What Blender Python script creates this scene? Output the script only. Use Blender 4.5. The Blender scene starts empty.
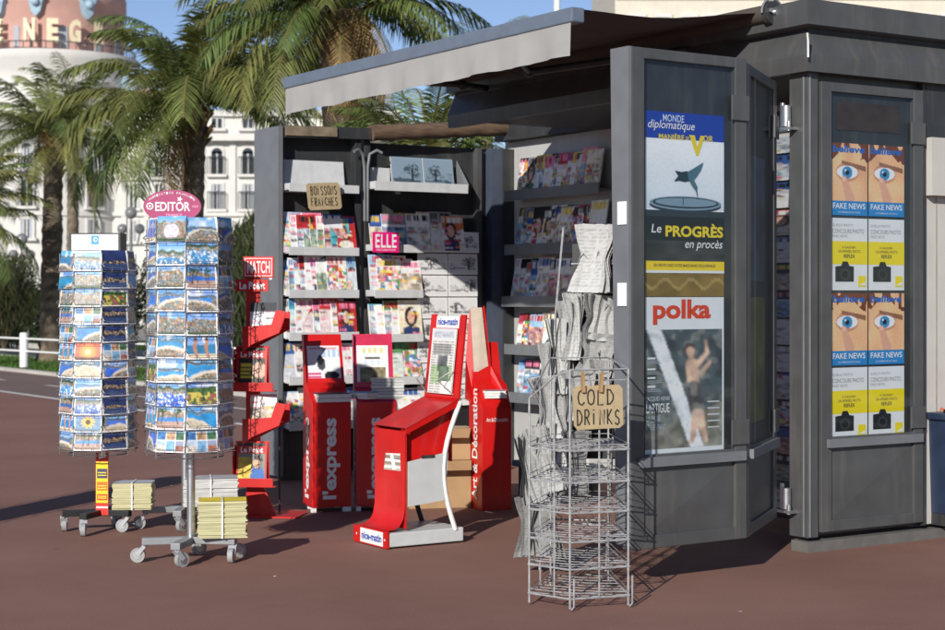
import bpy, bmesh, math, random
import numpy as np
from mathutils import Vector, Matrix, Euler

R = math.radians
sc = bpy.context.scene
COL = sc.collection
FPX = 1678.0; CX = 472.5; HZ = 295.0; CH = 1.35          # calibration of the viewpoint


def gp(px, py):
    """ground point seen at a photo position"""
    y = CH * FPX / (py - HZ)
    return ((px - CX) / FPX * y, y)


def xz(px, py, y):
    return ((px - CX) / FPX * y, CH - (py - HZ) / FPX * y)


# ------------------------------------------------------------------ materials
_m = {}


def mat(key, col, rough=0.6, metal=0.0, var=0.12, scale=14.0, bump=0.0, spec=0.5, coat=0.0, stretch=None, dirt=0.0):
    if key in _m:
        return _m[key]
    m = bpy.data.materials.new(key); m.use_nodes = True
    nt = m.node_tree; N = nt.nodes; L = nt.links
    b = N['Principled BSDF']
    b.inputs['Roughness'].default_value = rough
    b.inputs['Metallic'].default_value = metal
    b.inputs['Specular IOR Level'].default_value = spec
    b.inputs['Coat Weight'].default_value = coat
    tc = N.new('ShaderNodeTexCoord')
    mp = N.new('ShaderNodeMapping')
    if stretch: mp.inputs['Scale'].default_value = stretch
    L.new(tc.outputs['Object'], mp.inputs['Vector'])
    no = N.new('ShaderNodeTexNoise'); no.inputs['Scale'].default_value = scale; no.inputs['Detail'].default_value = 5
    L.new(mp.outputs[0], no.inputs['Vector'])
    rp = N.new('ShaderNodeValToRGB')
    c = Vector(col[:3])
    rp.color_ramp.elements[0].position = 0.3; rp.color_ramp.elements[1].position = 0.7
    rp.color_ramp.elements[0].color = (*[max(0, x * (1 - var)) for x in c], 1)
    rp.color_ramp.elements[1].color = (*[min(1, x * (1 + var)) for x in c], 1)
    L.new(no.outputs['Fac'], rp.inputs['Fac'])
    out = rp.outputs['Color']
    if dirt > 0:
        n2 = N.new('ShaderNodeTexNoise'); n2.inputs['Scale'].default_value = 2.6; n2.inputs['Detail'].default_value = 10; n2.inputs['Roughness'].default_value = .68
        mp2 = N.new('ShaderNodeMapping'); mp2.inputs['Scale'].default_value = (5, 5, .5)
        L.new(tc.outputs['Object'], mp2.inputs['Vector']); L.new(mp2.outputs[0], n2.inputs['Vector'])
        r2 = N.new('ShaderNodeValToRGB'); r2.color_ramp.elements[0].position = .52; r2.color_ramp.elements[1].position = .75
        r2.color_ramp.elements[0].color = (0, 0, 0, 1); r2.color_ramp.elements[1].color = (dirt, dirt, dirt, 1)
        L.new(n2.outputs['Fac'], r2.inputs['Fac'])
        mx = N.new('ShaderNodeMix'); mx.data_type = 'RGBA'
        L.new(r2.outputs['Color'], mx.inputs['Factor']); L.new(out, mx.inputs[6]); mx.inputs[7].default_value = (.16, .14, .12, 1)
        out = mx.outputs[2]
    L.new(out, b.inputs['Base Color'])
    if bump > 0:
        bp = N.new('ShaderNodeBump'); bp.inputs['Strength'].default_value = bump; bp.inputs['Distance'].default_value = .01
        L.new(no.outputs['Fac'], bp.inputs['Height']); L.new(bp.outputs[0], b.inputs['Normal'])
    _m[key] = m
    return m


def colmat(key, rough=0.5, trans=0.0, spec=0.4, fiber=0.0):
    """material that reads the Col attribute laid down when the mesh is built"""
    if key in _m: return _m[key]
    m = bpy.data.materials.new(key); m.use_nodes = True
    nt = m.node_tree; N = nt.nodes; L = nt.links
    b = N['Principled BSDF']
    at = N.new('ShaderNodeAttribute'); at.attribute_name = 'Col'
    no = N.new('ShaderNodeTexNoise'); no.inputs['Scale'].default_value = 60
    tc = N.new('ShaderNodeTexCoord'); L.new(tc.outputs['Object'], no.inputs['Vector'])
    mr = N.new('ShaderNodeMapRange'); mr.inputs['To Min'].default_value = .9; mr.inputs['To Max'].default_value = 1.1
    L.new(no.outputs['Fac'], mr.inputs['Value'])
    mx = N.new('ShaderNodeVectorMath'); mx.operation = 'SCALE'
    L.new(at.outputs['Color'], mx.inputs[0]); L.new(mr.outputs[0], mx.inputs['Scale'])
    L.new(mx.outputs[0], b.inputs['Base Color'])
    b.inputs['Roughness'].default_value = rough; b.inputs['Specular IOR Level'].default_value = spec
    if trans > 0:
        tr = N.new('ShaderNodeBsdfTranslucent'); L.new(mx.outputs[0], tr.inputs['Color'])
        ms = N.new('ShaderNodeMixShader'); ms.inputs[0].default_value = trans
        L.new(b.outputs[0], ms.inputs[1]); L.new(tr.outputs[0], ms.inputs[2])
        L.new(ms.outputs[0], N['Material Output'].inputs['Surface'])
    _m[key] = m
    return m


def glassmat(key, tint=(.9, .93, .95), alpha=.03, rough=.03):
    if key in _m: return _m[key]
    m = bpy.data.materials.new(key); m.use_nodes = True
    nt = m.node_tree; N = nt.nodes; L = nt.links
    for n in list(N):
        if n.type == 'BSDF_PRINCIPLED': N.remove(n)
    t = N.new('ShaderNodeBsdfTransparent'); t.inputs[0].default_value = (*tint, 1)
    g = N.new('ShaderNodeBsdfGlossy'); g.inputs['Roughness'].default_value = rough; g.inputs[0].default_value = (.9, .95, 1, 1)
    no = N.new('ShaderNodeTexNoise'); no.inputs['Scale'].default_value = 3
    bp = N.new('ShaderNodeBump'); bp.inputs['Strength'].default_value = .03; L.new(no.outputs['Fac'], bp.inputs['Height']); L.new(bp.outputs[0], g.inputs['Normal'])
    lw = N.new('ShaderNodeLayerWeight'); lw.inputs['Blend'].default_value = .25
    mr = N.new('ShaderNodeMapRange'); mr.inputs['To Min'].default_value = alpha; mr.inputs['To Max'].default_value = .3
    L.new(lw.outputs['Fresnel'], mr.inputs['Value'])
    ms = N.new('ShaderNodeMixShader'); L.new(mr.outputs[0], ms.inputs[0]); L.new(t.outputs[0], ms.inputs[1]); L.new(g.outputs[0], ms.inputs[2])
    L.new(ms.outputs[0], N['Material Output'].inputs['Surface'])
    _m[key] = m
    return m


GREY = mat('grey painted metal', (.07, .072, .073), .4, var=.14, scale=6, dirt=.4, bump=.03)
GREYL = mat('pale grey painted metal', (.15, .16, .172), .45, var=.1, scale=8, dirt=.3)
GREYD = mat('dark grey metal', (.032, .034, .036), .5, var=.2, scale=8, dirt=.3)
BLACK = mat('black plastic', (.012, .012, .013), .45, var=.2)
SLATE = mat('slate blue paint', (.06, .075, .11), .5, var=.1)
STEEL = mat('zinc steel', (.55, .56, .58), .35, .9, var=.12, scale=30)
WIRE = mat('zinc wire', (.42, .42, .42), .45, .4, var=.25, scale=40)
WHITE = mat('white enamel', (.74, .74, .72), .45, var=.05)
SHELF = mat('off white shelf steel', (.56, .57, .58), .45, var=.06, dirt=.2)
CREAM = mat('cream wall panel', (.5, .48, .44), .7, var=.06, scale=5, dirt=.15)
WALLIN = mat('pale grey wall panel', (.44, .44, .43), .65, var=.06, scale=4, dirt=.25)
RED = mat('red sheet metal', (.56, .009, .008), .38, var=.14, scale=5, coat=.15, dirt=.13)
MAGENTA = mat('magenta sheet metal', (.5, .012, .06), .38, var=.1, coat=.15, dirt=.1)
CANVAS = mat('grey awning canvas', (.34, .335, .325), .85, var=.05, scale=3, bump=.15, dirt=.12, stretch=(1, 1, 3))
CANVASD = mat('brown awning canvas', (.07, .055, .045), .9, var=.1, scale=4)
BAR = mat('slate awning bar', (.13, .16, .21), .45, var=.08)
KRAFT = mat('brown cardboard', (.38, .24, .12), .8, var=.1, scale=6, bump=.08, dirt=.15)
CARDB = mat('beige cardboard', (.4, .31, .18), .85, var=.12, scale=20)
INK = mat('black marker ink', (.015, .014, .014), .6)
WOOD = mat('light wood', (.36, .22, .1), .6, stretch=(1, 1, .2), scale=40, var=.25)
BROWN = mat('brown rolled cover', (.12, .075, .045), .8, var=.35, scale=9, stretch=(1, 1, 6))
PAPERW = mat('white paper', (.72, .72, .7), .8, var=.06, scale=30)
PAPERY = mat('yellowish paper', (.5, .47, .27), .8, var=.3, scale=50, stretch=(.1, .1, 4))
PAPERG = mat('newsprint edge', (.52, .52, .5), .9, var=.35, scale=60, stretch=(.1, .1, 3))
PRINT = colmat('printed paper', .42)
TWHITE = mat('white lettering', (.8, .8, .78), .5, var=.02)
TYEL = mat('yellow lettering', (.8, .62, .02), .5, var=.02)
TRED = mat('red lettering', (.68, .06, .02), .5, var=.03)
TBLUE = mat('blue lettering', (.03, .07, .4), .5, var=.02)
TDARK = mat('dark lettering', (.03, .03, .035), .5, var=.02)
TGREY = mat('grey lettering', (.3, .3, .31), .5, var=.02)
GLASS = glassmat('display glass')
RUBBER = mat('grey rubber', (.3, .3, .3), .6)


# ------------------------------------------------------------------ mesh builder
class MB:
    def __init__(s):
        s.v = []; s.f = []; s.mi = []; s.c = []; s.mats = []; s.sm = []
        s.M = Matrix.Identity(4)

    def _mi(s, m):
        if m not in s.mats: s.mats.append(m)
        return s.mats.index(m)

    def add(s, vs, fs, m, cols=None, smooth=False):
        o = len(s.v)
        for i, p in enumerate(vs):
            s.v.append(tuple(s.M @ Vector(p)))
            s.c.append(cols[i] if cols is not None else (1, 1, 1))
        k = s._mi(m)
        for f in fs:
            s.f.append(tuple(o + i for i in f)); s.mi.append(k); s.sm.append(smooth)

    def box(s, x0, x1, y0, y1, z0, z1, m):
        vs = [(x0, y0, z0), (x1, y0, z0), (x1, y1, z0), (x0, y1, z0), (x0, y0, z1), (x1, y0, z1), (x1, y1, z1), (x0, y1, z1)]
        s.add(vs, [(0, 3, 2, 1), (4, 5, 6, 7), (0, 1, 5, 4), (1, 2, 6, 5), (2, 3, 7, 6), (3, 0, 4, 7)], m)

    def bar(s, a, b, w, h, m, up=(0, 0, 1)):
        a = Vector(a); b = Vector(b); d = (b - a).normalized(); up = Vector(up)
        r = d.cross(up)
        if r.length < 1e-4: r = d.cross(Vector((1, 0, 0)))
        r.normalize(); u = r.cross(d)
        vs = []
        for p in (a, b):
            for sx, sz in ((-1, -1), (1, -1), (1, 1), (-1, 1)): vs.append(p + r * sx * w / 2 + u * sz * h / 2)
        s.add(vs, [(0, 3, 2, 1)[::-1], (4, 5, 6, 7)[::-1], (0, 1, 5, 4)[::-1], (1, 2, 6, 5)[::-1], (2, 3, 7, 6)[::-1], (3, 0, 4, 7)[::-1]], m)

    def tube(s, pts, r, m, n=8, closed=False, caps=True):
        pts = [Vector(p) for p in pts]; rs = r if isinstance(r, (list, tuple)) else [r] * len(pts)
        K = len(pts); vs = []; fs = []
        prev = None
        for i, p in enumerate(pts):
            if closed: d = pts[(i + 1) % K] - pts[i - 1]
            else: d = pts[min(i + 1, K - 1)] - pts[max(i - 1, 0)]
            if d.length < 1e-9: d = Vector((0, 0, 1))
            d.normalize()
            if prev is None:
                a = d.cross(Vector((0, 0, 1)))
                if a.length < .05: a = d.cross(Vector((1, 0, 0)))
            else:
                a = prev - d * prev.dot(d)
                if a.length < 1e-6: a = d.cross(Vector((1, 0, 0)))
            a.normalize(); prev = a; b = d.cross(a)
            for k in range(n):
                t = 2 * math.pi * k / n
                vs.append(p + (a * math.cos(t) + b * math.sin(t)) * rs[i])
        for i in range(K if closed else K - 1):
            j = (i + 1) % K
            for k in range(n): fs.append((i * n + k, i * n + (k + 1) % n, j * n + (k + 1) % n, j * n + k))
        if caps and not closed:
            fs.append(tuple(range(n))[::-1]); fs.append(tuple(range((K - 1) * n, K * n)))
        s.add(vs, fs, m, smooth=True)

    def lathe(s, c, prof, m, n=16, axis='z'):
        vs = []; fs = []
        for r, h in prof:
            for k in range(n):
                t = 2 * math.pi * k / n
                a, b = r * math.cos(t), r * math.sin(t)
                p = {'z': (a, b, h), 'x': (h, a, b), 'y': (a, h, b)}[axis]
                vs.append((c[0] + p[0], c[1] + p[1], c[2] + p[2]))
        for i in range(len(prof) - 1):
            for k in range(n): fs.append((i * n + k, i * n + (k + 1) % n, (i + 1) * n + (k + 1) % n, (i + 1) * n + k))
        fs.append(tuple(range(n))[::-1]); fs.append(tuple(range((len(prof) - 1) * n, len(prof) * n)))
        s.add(vs, fs, m, smooth=True)

    def sphere(s, c, r, m, n=16, k=10):
        s.lathe(c, [(max(r * math.sin(math.pi * i / k), 1e-4), -r * math.cos(math.pi * i / k)) for i in range(k + 1)], m, n)

    def prism(s, poly, d0, d1, m, plane='xz'):
        """extrude a 2D polygon; plane xz extrudes along y, xy along z, yz along x"""
        def P(p, d): return {'xz': (p[0], d, p[1]), 'xy': (p[0], p[1], d), 'yz': (d, p[0], p[1])}[plane]
        n = len(poly)
        vs = [P(p, d0) for p in poly] + [P(p, d1) for p in poly]
        fs = [tuple(range(n)), tuple(range(n, 2 * n))[::-1]]
        for i in range(n): fs.append((i, n + i, n + (i + 1) % n, (i + 1) % n))
        s.add(vs, fs, m)

    def sheet(s, grid, m, smooth=True):
        """grid of points [row][col]"""
        h = len(grid); w = len(grid[0])
        vs = [p for r in grid for p in r]
        fs = [(i * w + j, i * w + j + 1, (i + 1) * w + j + 1, (i + 1) * w + j) for i in range(h - 1) for j in range(w - 1)]
        s.add(vs, fs, m, smooth=smooth)

    # flat artwork in the local x-z plane, facing -y; y = -layer*e
    def rect(s, x0, z0, x1, z1, m, y=0.0):
        s.add([(x0, y, z0), (x1, y, z0), (x1, y, z1), (x0, y, z1)], [(0, 1, 2, 3)], m)

    def poly(s, pts, m, y=0.0):
        s.add([(p[0], y, p[1]) for p in pts], [tuple(range(len(pts)))], m)

    def ellipse(s, cx, cz, rx, rz, m, y=0.0, n=24):
        s.poly([(cx + rx * math.cos(2 * math.pi * k / n), cz + rz * math.sin(2 * math.pi * k / n)) for k in range(n)], m, y)

    def pic(s, arr, x0, z0, x1, z1, y=0.0, m=None, bend=0.0):
        h, w = arr.shape[:2]
        vs = []; cs = []
        for i in range(h):
            for j in range(w):
                t = j / (w - 1)
                vs.append((x0 + (x1 - x0) * t, y - bend * math.sin(t * math.pi), z1 + (z0 - z1) * i / (h - 1)))
                cs.append(tuple(float(q) for q in arr[i, j]))
        fs = [(i * w + j, (i + 1) * w + j, (i + 1) * w + j + 1, i * w + j + 1) for i in range(h - 1) for j in range(w - 1)]
        s.add(vs, fs, m or PRINT, cs, smooth=bend != 0)

    def text(s, body, x0, z0, x1, z1, m, y=0.0, bold=.0, shear=0.0, rot=False, keep=False, space=1.0):
        vs, fs = text_mesh(body, bold, shear, space)
        if not vs: return
        ax = min(v[0] for v in vs); bx = max(v[0] for v in vs); ay = min(v[1] for v in vs); by = max(v[1] for v in vs)
        out = []
        W, H = x1 - x0, z1 - z0
        for v in vs:
            tx = (v[0] - ax) / (bx - ax); tz = (v[1] - ay) / (by - ay)
            if rot: tx, tz = 1 - tz, tx            # reads upwards
            out.append((x0 + tx * W, y, z0 + tz * H))
        s.add(out, fs, m)

    def stroke(s, pts, w, m, y=0.0):
        """flat pen stroke"""
        pts = [Vector((p[0], 0, p[1])) for p in pts]
        L = []; Rr = []
        for i, p in enumerate(pts):
            d = pts[min(i + 1, len(pts) - 1)] - pts[max(0, i - 1)]
            if d.length < 1e-9: d = Vector((1, 0, 0))
            d.normalize(); n = Vector((-d.z, 0, d.x))
            L.append((p.x + n.x * w / 2, y, p.z + n.z * w / 2)); Rr.append((p.x - n.x * w / 2, y, p.z - n.z * w / 2))
        k = len(pts)
        s.add(L + Rr, [(i, k + i, k + i + 1, i + 1) for i in range(k - 1)], m)

    def mesh(s, name):
        me = bpy.data.meshes.new(name)
        me.from_pydata(s.v, [], s.f)
        for m in s.mats: me.materials.append(m)
        me.polygons.foreach_set('material_index', s.mi)
        me.polygons.foreach_set('use_smooth', s.sm)
        if any(c != (1, 1, 1) for c in s.c):
            at = me.attributes.new('Col', 'FLOAT_COLOR', 'POINT')
            at.data.foreach_set('color', np.array([(*c, 1.0) for c in s.c], dtype=np.float32).ravel())
        me.update()
        if any(s.sm): me.set_sharp_from_angle(angle=R(50))
        return me

    def build(s, name, parent=None, bevel=0.0, loc=None, rot=None):
        o = bpy.data.objects.new(name, s.mesh(name)); COL.objects.link(o)
        if parent: o.parent = parent
        if loc: o.location = loc
        if rot: o.rotation_euler = rot
        if bevel:
            b = o.modifiers.new('bevel', 'BEVEL'); b.width = bevel; b.segments = 2; b.limit_method = 'ANGLE'; b.angle_limit = R(50)
        return o


_tc = {}


def text_mesh(body, bold, shear, space):
    k = (body, bold, shear, space)
    if k in _tc: return _tc[k]
    cu = bpy.data.curves.new('lettering', 'FONT'); cu.body = body; cu.offset = bold; cu.shear = shear; cu.space_character = space
    cu.resolution_u = 3
    ob = bpy.data.objects.new('lettering', cu); COL.objects.link(ob)
    dg = bpy.context.evaluated_depsgraph_get()
    me = bpy.data.meshes.new_from_object(ob.evaluated_get(dg))
    r = ([tuple(v.co) for v in me.vertices], [tuple(p.vertices) for p in me.polygons])
    bpy.data.objects.remove(ob); bpy.data.curves.remove(cu); bpy.data.meshes.remove(me)
    _tc[k] = r
    return r


def tag(o, label=None, cat=None, group=None, kind=None):
    if label: o['label'] = label
    if cat: o['category'] = cat
    if group: o['group'] = group
    if kind: o['kind'] = kind
    return o


def thing(name, label, cat, loc=(0, 0, 0), rotz=0.0, group=None):
    o = bpy.data.objects.new(name, None); COL.objects.link(o)
    o.empty_display_size = .1
    o.location = loc; o.rotation_euler = (0, 0, rotz)
    return tag(o, label, cat, group)


def dup(root, loc, rotz, label, skip=()):
    r = root.copy(); COL.objects.link(r); r.location = loc; r.rotation_euler = (0, 0, rotz); r['label'] = label
    for ch in list(root.children):
        if ch.name.split('.')[0] in skip: continue
        c = ch.copy(); COL.objects.link(c); c.parent = r
        for g in ch.children:
            d = g.copy(); COL.objects.link(d); d.parent = c
    return r


ORD = ['first', 'second', 'third', 'fourth', 'fifth', 'sixth', 'seventh', 'eighth', 'ninth', 'tenth', 'eleventh', 'twelfth',
       'thirteenth', 'fourteenth', 'fifteenth', 'sixteenth']
rng = np.random.default_rng(7)
rnd = random.Random(11)


# ------------------------------------------------------------------ printed pictures (painted in code, linear colours)
def lin(c):
    return np.array([((x / 255 + .055) / 1.055) ** 2.4 if x / 255 > .04045 else x / 255 / 12.92 for x in c])


def soft(h, w, n, m=None):
    m = m or n
    a = rng.random((n, m))
    yi = np.linspace(0, n - 1, h); xi = np.linspace(0, m - 1, w)
    y0 = np.floor(yi).astype(int).clip(0, n - 2); x0 = np.floor(xi).astype(int).clip(0, m - 2)
    fy = (yi - y0)[:, None]; fx = (xi - x0)[None, :]
    fy = fy * fy * (3 - 2 * fy); fx = fx * fx * (3 - 2 * fx)
    A = a[np.ix_(y0, x0)]; B = a[np.ix_(y0, x0 + 1)]; C_ = a[np.ix_(y0 + 1, x0)]; D = a[np.ix_(y0 + 1, x0 + 1)]
    return A * (1 - fy) * (1 - fx) + B * (1 - fy) * fx + C_ * fy * (1 - fx) + D * fy * fx


def blend(img, mask, col):
    mask = np.clip(mask, 0, 1)[..., None]
    col = np.asarray(col)
    if col.ndim == 1: col = col[None, None, :]
    return img * (1 - mask) + col * mask


CARDS = {
    'bay': 'curving blue bay', 'harbour': 'harbour with boats', 'palms': 'palm lined promenade', 'town': 'orange roofed old town',
    'sunset': 'orange sunset', 'beach': 'white beach and sea', 'night': 'dark blue evening coast', 'views': 'several small views',
    'garden': 'green garden and flowers', 'figure': 'two bathers', 'facade': 'white domed palace', 'flower': 'yellow sunflower'}


def card(kind, h=32, w=44):
    y, x = np.mgrid[0:1:h * 1j, 0:1:w * 1j]
    X0, Y0 = x.copy(), y.copy()
    if rng.random() < .5: x = 1 - x
    x = x + (soft(h, w, 5, 6) - .5) * .1; y = y + (soft(h, w, 5, 7) - .5) * .06
    U_ = rng.uniform
    fine = rng.random((h, w)); so = soft(h, w, 5, 6); tex = soft(h, w, 13, 20); tex2 = soft(h, w, 9, 12)
    top = lin((45 + 60 * U_(0, 1), 130 + 40 * U_(0, 1), 215 + 25 * U_(0, 1)))
    img = top * (1 - y[..., None]) + lin((190, 215, 235)) * y[..., None]
    img = blend(img, (so - .55) * 2.2 * (y < .4), lin((240, 242, 245)))
    hz_ = U_(.2, .42)

    def speck(mask, dens=.5, warm=1.0):
        pal = np.array([lin(c) for c in ((240, 236, 228), (215, 180, 145), (190, 120, 85), (85, 115, 75), (150, 160, 170), (95, 110, 120), (232, 215, 185))])
        idx = (tex * 5 + fine * 2.4).astype(int).clip(0, 6)
        return blend(img, mask * 1., pal[idx] * (.65 + .5 * tex2[..., None]))
    seac = lin((20 + 50 * U_(0, 1), 100 + 60 * U_(0, 1), 185 + 45 * U_(0, 1)))
    sea = seac * (.7 + .45 * so[..., None]) * (.88 + .24 * fine[..., None])
    hill = hz_ + .1 * (soft(h, w, 2, 6)[0] - .5)[None, :]
    hcol = lin((95, 115, 125)) * (.75 + .5 * tex[..., None])
    if kind in ('bay', 'beach'):
        img = blend(img, (y > hill) * 1., hcol)
        img = speck(y > hill + .09)
        c0, c1, c2 = U_(.5, .8), U_(-.5, .1), U_(.3, .9)
        sh = c0 + c1 * x + c2 * x * x                       # shoreline sweeping into the distance
        img = blend(img, ((y < sh) & (y > hill + U_(.06, .12))) * (x < U_(.75, 1.1)) * 1., sea)
        img = blend(img, (np.abs(y - sh) < .03 + .05 * y) * (y > hill + .1) * .9, lin((225, 212, 190)) * (.85 + .25 * fine[..., None]))
        if kind == 'beach': img = blend(img, (y > sh + .05) * .8, lin((220, 205, 175)) * (.55 + .6 * tex[..., None]))
    elif kind == 'harbour':
        img = blend(img, (y > hill) * 1., lin((80, 100, 75)) * (.6 + .7 * tex[..., None])); img = speck(y > hill + .12)
        img = blend(img, (y > hill + .26) * 1., sea)
        img = blend(img, (y > hill + .26) * (tex > .56) * (fine > .35) * 1., lin((235, 238, 242)))
        img = blend(img, (y > hill + .2) * (np.abs((x * 11) % 1 - .5) < .06) * (y < .7) * .6, lin((230, 230, 230)))
    elif kind == 'palms':
        img = blend(img, (y > .5) * 1., sea); img = blend(img, (y > .66) * 1., lin((185, 150, 135)) * (.75 + .4 * tex[..., None])); img = speck((y > hill) & (y < .5))
        for c in rng.uniform(.05, .95, 6):
            img = blend(img, ((np.abs(x - c - .05 * (y - .5)) < .014) & (y > .25) & (y < .78)) * 1., lin((85, 68, 52)))
            img = blend(img, (np.hypot(x - c, (y - .24) * 1.2) < .1 + .06 * tex) * (fine > .35) * 1., lin((40, 80, 40)))
    elif kind in ('town', 'facade'):
        img = speck(y > hz_ + .15 * (soft(h, w, 2, 9)[0] - .5)[None, :])
        img = blend(img, (y > .55) * (np.abs((x * 9) % 1 - .5) < .16) * (np.abs((y * 9) % 1 - .5) < .2) * .7, lin((55, 62, 78)))
        if kind == 'facade':
            mk = np.hypot((X0 - .5) * 1.3, Y0 - .62) < .33; img = blend(img, mk * 1., lin((240, 220, 226)) * (.8 + .3 * tex[..., None])); img = blend(img, mk * (fine > .72) * .8, lin((130, 110, 140)))
        img = blend(img, (y > .88) * .9, lin((70, 105, 65)) * (.6 + .7 * tex[..., None]))
    elif kind == 'sunset':
        d = np.hypot(X0 - .5, (Y0 - .55) * .8)
        img = lin((215, 75, 5)) * np.ones((h, w, 1)) * (.7 + .5 * so[..., None]); img = blend(img, 1.05 - d * 2.8, lin((255, 180, 20)))
        img = blend(img, (d < .08) * 1., lin((255, 245, 190))); img = blend(img, (y > .8) * .9, lin((80, 22, 8)) * (.6 + .8 * tex[..., None]))
    elif kind == 'night':
        img = lin((40, 58, 110)) * (.7 + .6 * so[..., None]) * (1.2 - .5 * y[..., None]); img = blend(img, (y > hill + .12) * 1., lin((45, 50, 75)) * (.5 + tex[..., None]))
        img = blend(img, (np.abs(y - hill - .25) < .09) * (fine > .7) * .8, lin((235, 200, 140))); img = blend(img, (y > .68) * 1., lin((50, 75, 125)) * (.6 + .6 * tex[..., None]))
    elif kind == 'views':
        g = ((X0 * 3) % 1 < .08) | ((Y0 * 2) % 1 < .08)
        pal = np.array([lin(c) for c in ((60, 125, 190), (190, 150, 110), (70, 115, 80), (215, 205, 190), (110, 165, 205), (165, 100, 80))])
        idx = ((X0 * 3).astype(int).clip(0, 2) + 3 * (Y0 * 2).astype(int).clip(0, 1))
        img = pal[idx] * (.45 + .9 * soft(h, w, 11, 15)[..., None]); img = blend(img, ((Y0 * 2) % 1 < .45) * .6, lin((130, 180, 220))); img = blend(img, g * 1., lin((240, 240, 240)))
    elif kind == 'garden':
        img = blend(img, (y > .25) * 1., lin((70, 105, 55)) * (.3 + 1.2 * tex[..., None])); img = blend(img, (y > .45) * (tex2 > .6) * .8, lin((225, 200, 80))); img = blend(img, (y > .5) * (tex2 < .3) * .8, lin((190, 80, 90)))
    elif kind == 'figure':
        img = blend(img, (y > .42) * 1., sea); img = blend(img, (y > .8) * 1., lin((230, 212, 178)))
        for c in (.32, .68):
            img = blend(img, (np.hypot((X0 - c) * 1.6, (Y0 - .2)) < .09) * 1., lin((105, 65, 45)))
            img = blend(img, ((np.abs(X0 - c - .03 * np.sin(Y0 * 9)) < .06 - .035 * np.abs(Y0 - .45)) & (Y0 > .25) & (Y0 < .95)) * 1., lin((200, 140, 105)) * (.75 + .4 * tex[..., None]))
    elif kind == 'flower':
        d = np.hypot(X0 - .5, (Y0 - .5) * .8); an = np.arctan2(Y0 - .5, X0 - .5)
        img = blend(img, (y > .3) * 1., lin((110, 150, 180)) * (.7 + .5 * tex[..., None])); img = blend(img, (d < .2 + .07 * np.cos(an * 11)) * 1., lin((245, 190, 20))); img = blend(img, (d < .1) * 1., lin((85, 45, 12)))
    img = img * (.86 + .28 * fine[..., None]); sm = img.copy()
    sm[1:-1, 1:-1] = (img[1:-1, 1:-1] * 3 + img[:-2, 1:-1] + img[2:, 1:-1] + img[1:-1, :-2] + img[1:-1, 2:]) / 7
    img = sm * .9 + .1 * sm.mean(axis=2, keepdims=True)
    bw = (X0 < .04) | (X0 > .96) | (Y0 < .055) | (Y0 > .945)
    if rng.random() < .7: img = blend(img, bw * 1., lin((242, 242, 240)))
    return np.clip(img, 0.002, .9)


BGS = {'white': (235, 235, 232), 'pale blue': (150, 195, 230), 'blue': (40, 90, 170), 'red': (190, 30, 35), 'yellow': (235, 200, 60),
       'pink': (235, 120, 160), 'green': (90, 150, 90), 'dark': (35, 38, 45), 'orange': (225, 120, 50), 'turquoise': (60, 170, 185),
       'grey': (150, 150, 152), 'cream': (235, 222, 190)}


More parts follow.
